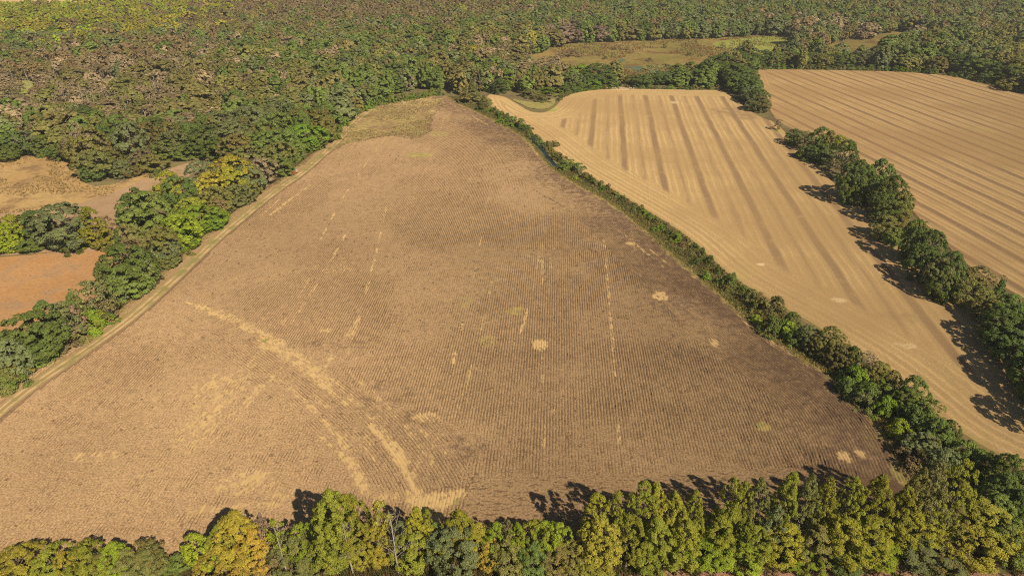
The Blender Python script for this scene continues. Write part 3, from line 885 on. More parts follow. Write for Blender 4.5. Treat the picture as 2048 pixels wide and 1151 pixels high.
for i in range(3):
    proto('thin', 180 + i, 'round', 12, 4.4, .28, 34, .27, 1500, .5, .17, 20, bark=M_PALE)
for i in range(5):   # shrubs
    proto('shrub', 190 + i, 'dome', 4, 2.6, .0, 36, .28, 4200, .26, .07, 8)
for i in range(3):
    proto('small_shrub', 200 + i, 'dome', 2.2, 1.9, .0, 14, .42, 800, .34, .05, 6)

def dead_proto(seed, H):
    rng = np.random.default_rng(seed)
    zs = np.linspace(-.25, H, 8)
    P = np.c_[np.cumsum(np.r_[0, rng.normal(0, .02 * H, 7)]) * .6, np.cumsum(np.r_[0, rng.normal(0, .02 * H, 7)]) * .6, zs]
    R = np.linspace(.15, .02, 8) * H / 12
    tr = tube(P, R, 6)
    limbs = []
    for k in range(17):
        z0 = rng.uniform(.28, .95) * H; s = np.array([np.interp(z0, zs, P[:, 0]), np.interp(z0, zs, P[:, 1]), z0])
        a = rng.uniform(0, 6.28); ln = (1.05 - z0 / H) * H * rng.uniform(.2, .5) + .6
        d = np.array([math.cos(a), math.sin(a), rng.uniform(.35, 1.0)])
        m_ = s + d * ln * .55 + rng.normal(0, .12, 3); e = s + d * ln + np.array([0, 0, .1 * ln])
        limbs.append(tube([s, m_, e], [.035, .022, .008], 4))
        for q in range(2):
            e2 = m_ + (e - m_) * .3 + rng.normal(0, .35 * ln, 3) * .6 + np.array([0, 0, .2 * ln])
            limbs.append(tube([m_, (m_ + e2) / 2 + .05, e2], [.018, .012, .005], 3))
    lv, lf = join(limbs)
    return mesh_np("trunk", *tr, [M_PALE]), mesh_np("limbs", lv, lf, [M_PALE]), H
DEAD = [dead_proto(300 + i, 12) for i in range(3)]

PAL = {  # leaf colour, autumn share
    'dg': ((.122, .160, .042), .05), 'g': ((.160, .208, .050), .06), 'bg': ((.178, .262, .034), .06), 'lg': ((.265, .325, .034), .08),
    'yg': ((.265, .270, .038), .16), 'y': ((.325, .290, .046), .18), 'o': ((.375, .290, .055), .24), 'ol': ((.210, .205, .060), .14), 'gg': ((.182, .205, .085), .07),
    'br': ((.235, .185, .095), .10), 'ru': ((.235, .170, .082), .10), 'pu': ((.225, .165, .115), .08), 'tan': ((.34, .265, .155), .12), 'be': ((.205, .182, .062), .18)}
WORD = {'dg': 'dark green', 'g': 'green', 'bg': 'bright green', 'lg': 'lime green', 'yg': 'yellow-green', 'y': 'yellow', 'o': 'orange-yellow', 'ol': 'olive',
        'gg': 'grey-green', 'br': 'brown', 'ru': 'rust brown', 'pu': 'purple-brown', 'tan': 'tan', 'be': 'brownish olive'}
ORD = ("first second third fourth fifth sixth seventh eighth ninth tenth eleventh twelfth thirteenth fourteenth fifteenth sixteenth seventeenth eighteenth "
       "nineteenth twentieth twenty-first twenty-second twenty-third twenty-fourth twenty-fifth twenty-sixth twenty-seventh twenty-eighth twenty-ninth thirtieth "
       "thirty-first thirty-second thirty-third thirty-fourth thirty-fifth thirty-sixth thirty-seventh thirty-eighth thirty-ninth fortieth").split()
_pi = {}
TREE_XY = []
GZ = -.6

def plant(name, key, x, y, h, w, col, label, group, z=GZ, cat="tree"):
    """one tree or shrub: an Empty with its trunk and its crown"""
    L = PROTO[key]; i = _pi.get(key, 0); _pi[key] = i + 1
    cm, tm, H, R = L[i % len(L)]
    root = empty(name, (x, y, z))
    root.rotation_euler = (0, 0, random.uniform(0, 6.28))
    tag(root, label, cat, group)
    c, a = PAL[col]
    j = random.uniform(.86, 1.16); k = random.uniform(-.08, .08)
    if group == 'trees in the left hedgerow': j *= 1.14
    rgba = (c[0] * j * (1 + k), c[1] * j, c[2] * j * (1 - k), min(1, a * random.uniform(.5, 1.5)))
    sx = w / (2 * R); sz = h / H
    for nm, me in (("trunk", tm), ("crown", cm)):
        o = link(nm, me, root)
        o.scale = (sx, sx * random.uniform(.92, 1.08), sz)
        o.color = rgba
    TREE_XY.append((x, y, w / 2))
    return root

def width_m(wpx, x, y, z): return wpx / FPX * slant(x, y, z)

# rows of trees: (photo u of the top, v of the top, width in photo points, height m or base distance, shape, colour)
ROWS = []
BOTTOM = """
28 1100 70 F8 near_round y|70 1118 36 F6 near_round yg|94 1103 60 F7 near_round yg|120 1108 34 F7 near_round y|163 1093 62 F9 near_round yg|196 1110 44 F7 near_round be|222 1084 50 F9 near_oval lg|246 1100 46 F7 near_round ol|285 1085 62 F8 near_thin be|290 1100 56 F7 near_round ol|335 1132 44 F3 near_round g|388 1072 54 F8 near_round lg|355 1110 36 F4 near_round g
430 1052 60 F10 near_oval yg|462 1029 104 F13 near_oval y|500 1060 64 F11 near_oval o|440 1100 80 F7 near_round o|518 1024 34 F15 near_thin pu|546 1040 58 F13 near_thin lg|598 1048 54 F12 near_round lg|580 1075 66 F10 near_round ol|620 1090 70 F7 near_round ol|540 1100 60 F6 near_round br
660 976 92 F20 near_oval yg|692 990 84 F17 near_oval yg|636 1005 60 F15 near_oval yg|660 1060 90 F10 near_round yg|716 1050 60 F11 near_oval y|753 1000 60 F16 near_thin y|752 1048 54 F11 near_oval y|800 1040 50 F11 near_thin gg|830 1014 60 F13 near_oval yg|852 1020 40 F12 near_oval yg
826 1070 70 F9 near_round yg|868 1044 44 F9 near_thin g|920 1020 74 F13 near_oval yg|902 1058 100 F11 near_round gg|957 1044 56 F10 near_oval y|975 1084 54 F7 near_round o|990 1048 48 F10 near_round lg|1014 1038 34 F11 near_thin be|1035 1050 44 F10 near_round lg|1066 1042 54 F10 near_round yg|1090 1044 52 F10 near_round lg|1118 1046 48 F10 near_round lg|1020 1080 80 F8 near_round ol|1070 1092 70 F7 near_round g|1120 1096 70 F6 near_round be
1150 1090 60 F6 near_round ol|1194 987 64 F17 near_oval yg|1236 984 48 F17 near_oval yg|1285 962 66 F18 near_oval yg|1316 966 60 F18 near_oval yg|1354 984 60 F16 near_oval yg|1394 982 56 F16 near_oval yg|1210 1040 84 F13 near_oval y|1262 1035 76 F13 near_oval yg|1320 1035 80 F12 near_oval yg|1376 1040 70 F12 near_oval yg|1190 1090 70 F8 near_round y|1300 1085 80 F7 near_round yg
1470 956 58 F17 near_oval yg|1496 964 44 F16 near_oval yg|1525 958 52 F17 near_oval ol|1445 1028 70 F11 near_oval yg|1420 1080 80 F7 near_round lg|1588 942 56 F18 near_oval yg|1624 948 54 F18 near_oval ol|1511 1048 60 F10 near_oval yg|1560 1010 54 F13 near_thin gg|1584 1052 66 F10 near_oval yg|1500 1090 80 F6 near_round lg
1664 956 52 F17 near_oval yg|1716 958 54 F17 near_oval yg|1772 950 64 F17 near_oval yg|1640 1052 64 F10 near_oval ol|1700 1040 70 F11 near_oval yg|1760 1050 70 F10 near_oval yg|1690 1095 84 F6 near_round dg|1775 1090 66 F6 near_round lg|1600 1100 70 F6 near_round lg|1818 970 52 F16 near_oval yg
1848 936 60 F18 near_oval ol|1884 926 68 F18 near_oval be|1938 920 62 F18 near_oval yg|1835 1014 72 F11 near_oval yg|1880 1000 70 F12 near_oval yg|1984 1006 92 F11 near_oval y|1920 1010 60 F11 near_oval ol|1950 1060 80 F8 near_round y|1850 1085 90 F5 near_round gg|1900 1090 70 F5 near_round be|2030 1040 70 F10 near_round g|2040 1100 60 F6 near_round yg"""
SEG = ["at the left end", "around the big orange-yellow tree", "around the tallest left tree", "by the grassy waterway",
       "beside the shadow gap", "in the tall middle stretch", "nearing the right corner", "at the ditch end"]
def south_base(u):  # distance of the tree row's feet
    return np.interp(u, [0, 600, 1100, 1400, 2048], [89.5, 90.5, 92.5, 94.5, 95.5])
def parse(block): return [e.split() for e in block.replace("\n", "|").split("|") if e.strip()]
SHAPE = {'near_oval': 'tall oval', 'near_round': 'round', 'near_thin': 'thin-leaved', 'round': 'broad round', 'oval': 'oval', 'cone': 'pointed', 'thin': 'sparse', 'shrub': 'bushy', 'small_shrub': 'low'}
for si, line in enumerate(BOTTOM.strip().split("\n")):
    es = sorted(parse(line), key=lambda e: float(e[0]))
    for oi, (u, v, w, hh, key, col) in enumerate(es):
        u, v, w = float(u), float(v), float(w)
        h0 = float(hh[1:])
        xy = at(u, v, h0 + GZ)
        yb = float(np.clip(xy[1], south_base(u) - 1.5, south_base(u) + 3.0))
        d = ray(u, v); ztop = CAM_H + d[2] / d[1] * yb
        h = float(np.clip(ztop - GZ, 3.0, 22)); x = d[0] / d[1] * yb
        wm = width_m(w, x, yb, h * .7) * (.96 if h0 > 11.5 else 1.08)
        plant("broadleaf_tree", key, x, yb, h, wm, col,
              f"{SHAPE[key]} {WORD[col]} tree, {ORD[oi]} from left in near row {SEG[si]}", "trees in the row along the near edge of the field")

def tree_row(block, phrase, group, order='u', gz=GZ):
    es = parse(block)
    es.sort(key=lambda e: float(e[0]) if order == 'u' else float(e[1]))
    for oi, (u, v, w, h, key, col) in enumerate(es):
        u, v, w, h = float(u), float(v), float(w), float(h)
        if "right hedgerow's middle" in phrase or "right hedgerow's near" in phrase: h *= 1.5 if 'middle' in phrase else 1.12
        elif 'upper part' in phrase: h *= 1.12
        elif 'near ditch' in phrase or 'middle ditch' in phrase: h *= 1.25
        x, y = at(u, v, h + gz)
        wm = width_m(w, x, y, h * .6) * 1.05
        if 'left hedgerow' in phrase:     # crowns stay on their own side of the track
            k = int(np.argmin(np.hypot(TRACK[:, 0] - x, TRACK[:, 1] - y)))
            off = (np.array([x, y]) - TRACK[k]) @ _tn[k]
            need = wm * .5 + 1.9
            if off < need: x, y = np.array([x, y]) + _tn[k] * (need - off)
        sh = key in ('shrub', 'small_shrub')
        plant("shrub" if sh else "broadleaf_tree" if key != 'cone' else "evergreen_tree", key, x, y, h, wm, col,
              f"{SHAPE[key]} {WORD[col]} {'shrub' if sh else 'tree'}, {ORD[oi]} {phrase}", group, gz, "shrub" if sh else "tree")

# left hedgerow, near end to far end
tree_row("""49 627 108 14 round dg|60 680 104 9 round dg|100 690 44 7 round g|5 682 62 12 round gg|30 728 80 6 shrub ol|60 752 50 5 shrub g|8 740 60 6 shrub ol|80 603 62 14 oval g|103 609 50 13 thin gg|122 604 44 13 oval gg|140 584 34 14 oval g|168 563 62 15 thin gg|196 561 50 14 thin be
172 622 58 7 shrub bg|200 622 56 6 shrub yg|150 650 50 5 shrub be|120 680 50 4 shrub br|142 612 40 11 thin pu|222 600 40 8 thin br|226 625 30 4 shrub bg""",
         "from left at the left hedgerow's near end", "trees in the left hedgerow")
tree_row("""254 495 96 17 round dg|262 532 90 11 round g|225 552 44 9 round gg|295 500 54 14 thin gg|312 520 50 11 round gg|324 452 62 15 round ol|338 484 54 10 round gg|362 432 72 14 round lg|378 462 54 8 round bg|346 500 50 7 round ol|441 411 76 11 round bg|468 430 40 7 round bg
300 545 40 5 shrub be|410 500 18 2.5 small_shrub ol|232 458 30 13 cone dg|250 448 50 13 round be|250 480 46 9 round br""",
         "from left in the left hedgerow's middle", "trees in the left hedgerow")
tree_row("""278 385 88 17 round g|252 388 54 16 round dg|268 376 40 16 round dg|330 342 54 16 round yg|356 352 60 15 round g|410 346 60 15 round y|430 372 54 12 round ol|452 313 76 17 round y|456 332 66 14 round yg|398 322 60 14 round gg|494 292 76 16 round ol|488 330 66 13 round gg|516 318 54 13 round tan|470 370 56 10 round gg|502 365 50 8 round ol|430 400 40 9 thin ru|384 395 60 11 round yg
535 262 76 16 round g|555 285 60 13 round ol|575 260 60 15 round g|588 290 40 9 round g|528 330 40 7 round ol|610 246 66 15 round bg|630 270 40 9 round g|565 315 46 9 round g""",
         "from left at the left hedgerow's far end", "trees in the left hedgerow")
tree_row("20 430 46 12 round yg|52 424 54 13 round dg|8 444 40 12 round lg|115 410 88 17 round gg|92 450 40 8 round be|172 414 44 15 oval yg|188 450 46 9 round y|206 432 34 10 thin br|60 468 54 6 round g|4 470 44 7 round lg|160 475 30 4 shrub lg|206 480 30 4 shrub ol|140 480 40 5 shrub dg",
         "from left between the grey and orange fields", "trees between the left fields")
# right hedgerow
tree_row("""1417 124 52 13 round dg|1449 110 60 14 round dg|1480 101 56 14 round dg|1494 112 44 13 round g|1462 130 54 12 round g|1499 148 46 12 round dg|1482 150 46 11 round g|1505 172 40 10 round gg|1522 192 38 9 round be|1508 198 30 7 round gg|1470 128 60 14 round dg|1490 136 56 13 round dg|1508 160 44 11 round g|1516 178 40 10 round dg|1440 122 60 13 round dg|1455 142 54 9 round dg|1478 160 44 8 round dg|1496 178 38 7 round g|1532 206 20 5 thin ru|1380 125 48 13 round g|1358 128 46 13 oval g|1394 140 50 10 round g""",
         "from left in the right hedgerow's upper part", "trees in the right hedgerow")
tree_row("1558 239 20 7 thin br", "and only sapling in the hedgerow gap", "trees in the right hedgerow")
tree_row("""1592 259 30 6 round g|1612 262 36 7 thin gg|1625 266 34 7 thin ol|1646 254 36 10 round g|1664 262 34 9 round ol|1680 272 38 8 round yg|1700 280 44 9 round dg|1640 290 54 6 round dg|1668 300 40 7 thin gg|1692 304 40 8 thin tan|1712 310 34 9 round gg|1620 290 44 5 shrub dg
1728 322 60 13 round dg|1762 319 54 13 round dg|1714 345 44 10 round dg|1798 353 56 12 round dg|1748 350 60 9 round g|1784 385 60 9 round dg|1812 385 48 9 round ol|1776 430 50 7 round ol|1806 432 44 7 round be|1790 455 40 5 round g
1848 440 50 11 round g|1836 455 40 10 round dg|1872 462 54 10 round dg|1862 500 54 8 round dg|1911 503 54 10 round dg|1890 518 50 9 round gg|1898 545 54 7 round dg""",
         "from left in the right hedgerow's middle", "trees in the right hedgerow")
tree_row("""1940 540 54 9 thin be|1970 534 60 10 thin be|1955 560 60 9 round ol|2006 558 34 8 cone dg|2029 590 64 10 round g|1996 600 54 8 round ol|2016 622 70 10 round dg|2048 612 60 10 round g|2040 660 70 9 round dg|2080 640 70 11 round dg|2090 690 80 12 round dg|2120 720 80 12 round g|2140 780 80 12 round dg|2170 760 80 12 round g""",
         "from left at the right hedgerow's near end", "trees in the right hedgerow")
# lower ditch thicket
tree_row("""1355 467 24 2.5 shrub bg|1417 541 20 3.2 cone bg|1463 549 32 4 shrub g|1504 577 32 4 shrub ol|1530 596 34 4.5 shrub ol|1556 594 44 5 shrub be|1512 630 26 2.5 shrub lg|1546 634 40 5 shrub dg|1565 640 34 4 shrub g|1588 626 32 5.5 round dg|1577 643 36 4 shrub lg|1600 662 36 4 shrub g|1623 650 42 6 round gg|1645 675 40 5 round ol|1672 656 52 7.5 round ol|1690 690 50 6 round be|1710 694 30 6.5 round dg|1738 706 44 6 thin tan
1716 735 54 5 shrub bg|1765 724 46 6 round ol|1785 742 40 5.5 round ol|1742 768 48 5 shrub g|1765 760 50 5 shrub g|1734 790 40 4 shrub gg|1700 760 44 4 shrub dg|1835 753 46 7.5 round g|1817 780 54 6 round g|1776 795 48 4.5 shrub bg|1852 805 46 6 round g|1873 800 40 6 thin g""",
         "from left in the middle ditch thicket", "shrubs and small trees along the ditch")
tree_row("""1805 842 46 4 shrub lg|1830 815 50 5.5 shrub dg|1852 866 54 5.5 round gg|1880 838 48 6 round g|1908 843 28 6 round dg|1894 898 54 6 round gg|1870 880 48 5 shrub ol|1930 880 54 4.5 shrub g|1962 900 48 4.5 shrub g|1992 912 50 5 shrub g|1814 896 36 3 shrub br|1830 915 40 3.5 shrub br|2036 915 54 8 round dg|2020 950 60 8 round dg|2045 985 60 8 round dg|1990 960 50 6 shrub g|2000 990 60 8 round g|2075 960 70 8 round g|1975 985 40 6 shrub gg|1850 905 40 4 shrub be""",
         "from left in the near ditch thicket", "shrubs and small trees along the ditch")
tree_row("""930 176 34 11 cone be|948 168 40 13 cone ol|966 190 24 8 cone be|975 198 20 4 shrub g|985 215 24 3.2 shrub bg|962 203 22 6 cone dg|1000 222 26 4 shrub g|1014 226 22 5 cone gg|1026 232 20 3 shrub g|1040 237 22 5 shrub be|1058 250 18 3.6 shrub dg|1048 248 22 3.0 shrub g|1020 246 20 2.5 shrub bg|1003 238 22 3 shrub bg
1108 282 22 3.6 shrub ol|1118 305 30 3.6 shrub ol|1134 317 30 4.2 shrub g|1126 330 28 3 shrub g|1157 326 32 4.4 shrub g|1172 345 22 3.2 shrub ol|1150 352 14 2 small_shrub lg|1190 362 22 2.2 shrub be|1210 372 18 2.2 shrub bg|1230 382 20 2.4 shrub ol|1250 395 18 2.2 small_shrub br
1270 412 18 2.2 small_shrub g|1288 420 20 2.4 shrub bg|1300 432 18 2.2 shrub g|1322 448 20 2.4 shrub bg|1338 458 18 2.2 shrub dg|1368 482 18 2.2 small_shrub br|1384 500 18 2.2 small_shrub be|1395 516 20 2.4 shrub dg|1438 556 20 2.4 small_shrub g|1452 570 20 2.4 shrub be|1400 502 16 2 small_shrub br|1310 455 18 2 shrub bg""",
         "from left in the upper ditch thicket", "shrubs and small trees along the ditch")
_ww = resample(WHEAT_WEST, 1.0)
_ww = _ww[(_ww[:, 1] > at(1480, 600)[1]) & (_ww[:, 1] < at(990, 222)[1])]
_sp = np.linspace(3, len(_ww) - 3, 40).astype(int)
for oi, k in enumerate(_sp):
    nn = normals2(_ww)[k]
    side = -1.0 if inside(*(_ww[k] + nn * 3)[:, None], FIELD1)[0] else 1.0
    x, y = _ww[k] + nn * side * random.uniform(1.6, 4.2)
    big = 1.35 if oi < 14 else 1.0
    h = random.uniform(1.8, 4.0) * big; w = random.uniform(2.6, 4.6) * big
    key = random.choice(['shrub', 'shrub', 'small_shrub']); col = random.choice(['g', 'bg', 'ol', 'be', 'dg', 'br', 'g'])
    plant("shrub", key, x, y, h, w, col, f"{SHAPE[key]} {WORD[col]} shrub, {ORD[oi]} from the far end on the ditch's wheat side", "shrubs on the wheat side of the ditch", cat="shrub")
for oi, (u, v, w, h, col) in enumerate([(1120, 104, 26, 6, 'pu'), (1142, 98, 30, 7, 'pu'), (1100, 112, 20, 5, 'br'), (1160, 108, 14, 3, 'tan'), (1230, 94, 8, 3, 'be'), (1256, 90, 10, 5, 'tan'), (1330, 88, 10, 4, 'be'), (1446, 84, 14, 6, 'ru'),
                                       (1480, 90, 10, 4, 'be'), (1510, 82, 10, 5, 'br'), (1380, 104, 12, 3, 'be'), (1210, 112, 10, 3, 'br'), (1300, 116, 12, 3, 'br'), (1420, 112, 14, 4, 'ol')]):
    x, y = at(u, v, h + GZ)
    plant("shrub", "thin" if h > 4 else "shrub", x, y, h, width_m(w, x, y, 2), col, f"{WORD[col]} bush standing in the open marsh, {ORD[oi]} of the scattered marsh bushes", "bushes in the open marsh", cat="shrub")

def brush(line, n, u0, u1, out, hs, what):
    P = [q for q in line if u0 < float(px(q[0], q[1])[0]) < u1]
    P = np.array(sorted(P, key=lambda q: float(px(q[0], q[1])[0])))
    for oi, k in enumerate(np.linspace(0, len(P) - 1, n).astype(int)):
        x, y = P[k] + np.array([random.uniform(-1, 1), random.uniform(*out)])
        h = random.uniform(*hs); col = random.choice(['g', 'dg', 'bg', 'ol', 'be', 'g'])
        plant("shrub", "shrub", x, y, h, h * random.uniform(1.3, 2.0), col, f"bushy {WORD[col]} shrub, {ORD[oi]} from left {what}", "low brush at the foot of the tree belts", cat="shrub")
brush(resample(WHEAT_NORTH, 1.0), 26, 1120, 1440, (1.5, 5), (2.0, 4.2), "in the brush at the wheat's far edge")
brush(resample(F2_NORTH, 1.0), 38, 1512, 2048, (1.5, 6), (2.5, 5.0), "in the brush at the far wheat's back edge")

# wooded front on the far left
tree_row("""188 302 64 13 round ol|175 330 40 8 round g|345 262 66 14 round gg|372 246 66 15 round g|402 252 66 15 round dg|428 262 50 13 round gg|330 280 50 10 round g|385 280 70 9 round g|240 322 40 8 round gg|255 330 34 6 round be|310 340 26 3 shrub g|20 262 44 12 round g|50 262 50 12 round gg|80 272 40 11 round g|120 285 40 9 round g|150 275 54 12 round be|8 290 40 8 round g|210 280 60 12 round be|230 300 46 9 round ol|280 300 50 9 round br|300 310 44 8 round ol""",
         "from left along the wood above the meadow", "trees at the edge of the left wood")
# belt beyond the wheat field
tree_row("""1012 138 50 15 oval bg|1000 156 34 11 oval dg|1040 150 40 11 round br|1070 148 34 11 round gg|1082 146 30 11 round dg|1110 152 30 10 thin br|1128 142 36 11 thin br|1150 146 36 11 round gg|1172 140 40 12 round g|1198 127 60 15 round dg|1218 140 40 11 round g|1100 175 50 5 shrub bg|1060 180 44 5 shrub ol|1135 166 44 6 shrub g|1160 164 40 6 shrub g|1190 160 44 6 shrub bg|1225 160 40 5 shrub g|1085 190 40 4 shrub be|1270 150 36 7 round dg|1285 148 40 9 round g|1302 130 36 14 thin gg|1330 128 40 14 thin gg|1318 142 40 10 round dg|1345 140 34 11 round g""",
         "from left in the tree belt beyond the wheat", "trees in the belt beyond the wheat field")
tree_row("""1512 106 38 13 oval dg|1532 100 40 14 round dg|1556 102 34 13 round g|1578 104 40 12 round ol|1602 106 36 12 round g|1626 104 34 12 round dg|1648 108 36 12 round ol|1672 108 34 11 round dg|1694 104 34 12 round g|1716 102 36 13 oval gg|1738 100 34 13 thin gg|1756 92 36 16 round dg|1780 94 40 15 thin gg|1804 98 40 14 round ol|1826 98 38 14 round gg|1850 100 40 14 round ol|1874 104 38 14 round g|1898 102 46 15 round dg|1924 108 46 15 round dg|1950 112 46 15 round dg|1978 118 50 15 round g|2006 124 50 15 round dg|2034 132 50 15 round g|1940 128 40 9 round dg|1990 142 44 9 round g|2030 156 44 9 round ol""",
         "from left in the belt beyond the far wheat", "trees in the belt beyond the far wheat field")
# sapling edge at the head of the big field
for oi, (u, v) in enumerate([(712, 214), (724, 208), (738, 202), (752, 197), (766, 194), (780, 191), (794, 189), (808, 186), (822, 184), (836, 182), (850, 180), (864, 178), (878, 177), (700, 224), (688, 236), (676, 248), (664, 262)]):
    x, y = at(u, v, 5.5 + GZ)
    plant("shrub", "shrub", x, y, random.uniform(4.5, 6.5), random.uniform(6, 8), 'bg' if oi % 3 else 'g',
          f"bright green sapling, {ORD[oi]} clockwise along the low edge at the big field's head", "saplings at the head of the field", cat="shrub")

# bare and dead trees that stand out
def dead_tree(u, vtop, h, label, width=1.0):
    x, y = at(u, vtop, h + GZ)
    tm, lm, H = DEAD[len(TREE_XY) % 3]
    r = empty("dead_tree", (x, y, GZ)); tag(r, label, "tree", "bare dead trees")
    r.rotation_euler = (0, 0, random.uniform(0, 6.28))
    for nm, me in (("trunk", tm), ("limbs", lm)):
        o = link(nm, me, r); o.scale = (h / H * width, h / H * width, h / H)
    TREE_XY.append((x, y, 1.5))
def dead_base(u, v_base_y, vtop, label):
    d = ray(u, vtop); h = CAM_H + d[2] / d[1] * v_base_y - GZ
    tm, lm, H = DEAD[len(TREE_XY) % 3]
    r = empty("dead_tree", (d[0] / d[1] * v_base_y, v_base_y, GZ)); tag(r, label, "tree", "bare dead trees")
    for nm, me in (("trunk", tm), ("limbs", lm)):
        o = link(nm, me, r); o.scale = (h / H, h / H, h / H)
dead_base(553, 89.6, 1046, "bare white-barked dead tree right of the big orange-yellow tree in the near row")
dead_base(784, 90.0, 1016, "bare grey dead tree right of the tallest left tree in the near row")
dead_base(690, 90.0, 1040, "bare pale branches showing inside the tallest yellow-green tree at left")
dead_tree(400, 388, 10, "pale broken dead trunk among yellow trees in the left hedgerow")
dead_tree(90, 246, 14, "pale many-branched bare tree above the dry meadow")
dead_tree(104, 250, 13, "pale bare tree leaning right above the dry meadow")
dead_tree(60, 122, 14, "bare white dead tree beside the green clearing in the far left wood")
dead_tree(1752, 96, 15, "bare white dead tree in the belt beyond the far wheat")

# ------------------------------------------------------------------ the wood
WOOD = gpts([(-260, 312), (100, 311), (145, 318), (168, 340), (225, 352), (300, 336), (390, 316), (420, 322), (470, 330), (540, 330), (600, 328), (640, 298), (672, 270),
             (700, 236), (735, 210), (790, 188), (850, 180), (903, 181), (925, 190), (960, 186), (990, 181), (1040, 190), (1110, 186), (1150, 181), (1228, 175), (1240, 168), (1270, 168), (1400, 178),
             (1440, 170), (1508, 138), (1700, 139), (1800, 141), (1900, 149), (1960, 161), (2048, 186), (2150, 205), (2420, 290), (2420, -42), (-260, -42)], GZ)
HOLES = [gpts(p, GZ) for p in (
    [(1010, 140), (1060, 112), (1100, 96), (1130, 88), (1200, 85), (1300, 81), (1400, 78), (1500, 73), (1572, 71), (1590, 84), (1580, 118), (1555, 128), (1508, 130), (1495, 118), (1450, 134), (1430, 160), (1300, 166), (1200, 162), (1150, 160), (1080, 138)],
    [(1640, 104), (1650, 88), (1700, 80), (1740, 82), (1750, 68), (1790, 62), (1860, 70), (1885, 84), (1800, 90), (1800, 106), (1740, 124), (1600, 124), (1640, 104)],
    [(-260, 29), (60, 26), (130, 28), (190, 22), (240, 8), (240, -14), (-260, -14)],
    [(32, 162), (80, 162), (84, 206), (36, 214)], [(-30, 184), (22, 184), (22, 214), (-30, 214)], [(104, 163), (138, 161), (138, 182), (104, 184)], [(192, 161), (258, 159), (262, 180), (196, 182)],
    [(1238, 172), (1272, 172), (1262, 140), (1240, 140)])]
# colour of the wood by place: photo ellipse, colours, weight
ZONES = [(100, 38, 240, 20, ('yg', 'lg', 'y', 'yg'), 7.0), (340, 26, 130, 14, ('yg', 'y', 'br'), 3.0), (560, 34, 380, 26, ('br', 'be', 'br', 'ru'), 3.2), (230, 66, 260, 14, ('br', 'be', 'br', 'y'), 3.0),
         (300, 135, 70, 34, ('ru', 'br', 'ru'), 2.0), (30, 150, 70, 30, ('ru', 'br'), 1.5), (130, 165, 60, 40, ('ru', 'br'), 1.8), (150, 195, 250, 50, ('tan', 'be', 'br', 'tan'), 4.0), (330, 220, 150, 34, ('be', 'br', 'ol'), 2.8), (90, 240, 170, 30, ('be', 'br', 'ol'), 1.4),
         (520, 60, 240, 40, ('g', 'gg', 'ol'), .6), (1060, 128, 120, 24, ('br', 'tan', 'be'), 2.0), (1000, 95, 60, 30, ('ol', 'be', 'y'), .9), (1130, 92, 50, 12, ('pu', 'br'), 2.0), (1640, 78, 110, 24, ('tan', 'br', 'gg'), 1.9),
         (1960, 66, 140, 40, ('br', 'gg', 'be', 'ol'), 1.4), (1850, 40, 120, 24, ('br', 'be', 'gg'), .9), (1560, 62, 200, 10, ('ru', 'gg', 'g'), .8), (1300, 66, 250, 12, ('g', 'gg', 'ru'), .5), (1000, 20, 120, 16, ('yg', 'be'), .5), (160, 8, 200, 8, ('g', 'gg'), .8), (1180, 165, 200, 14, ('g', 'bg', 'ol'), 1.2)]
_Z = [(*blob(u, max(v, -20), rx, max(ry, 6)), cs, w) for u, v, rx, ry, cs, w in ZONES]
BASEMIX = ['dg', 'dg', 'g', 'g', 'g', 'gg', 'gg', 'ol', 'ol', 'be', 'g', 'dg', 'ol', 'be', 'g', 'g', 'gg']

def wood_points():
    lo, hi = WOOD.min(0), WOOD.max(0)
    sp = 8.8
    gx, gy = np.meshgrid(np.arange(lo[0], hi[0], sp), np.arange(lo[1], hi[1], sp * .9))
    gx = (gx + (np.arange(gx.shape[0]) % 2)[:, None] * sp / 2).ravel(); gy = gy.ravel()
    gx = gx + RNG.uniform(-.42, .42, gx.size) * sp; gy = gy + RNG.uniform(-.42, .42, gy.size) * sp
    u, v = px(gx, gy, 8.0)
    k = (u > -110) & (u < 2160) & (v > -36) & inside(gx, gy, WOOD)
    gx, gy = gx[k], gy[k]
    for h in HOLES:
        k = ~inside(gx, gy, h); gx, gy = gx[k], gy[k]
    T = np.array([t for t in TREE_XY if t[1] > 200])
    ok = np.ones(len(gx), bool)
    for tx, ty, tr in T:
        ok &= (gx - tx) ** 2 + (gy - ty) ** 2 > (tr * .75 + 1.6) ** 2
    return gx[ok], gy[ok]

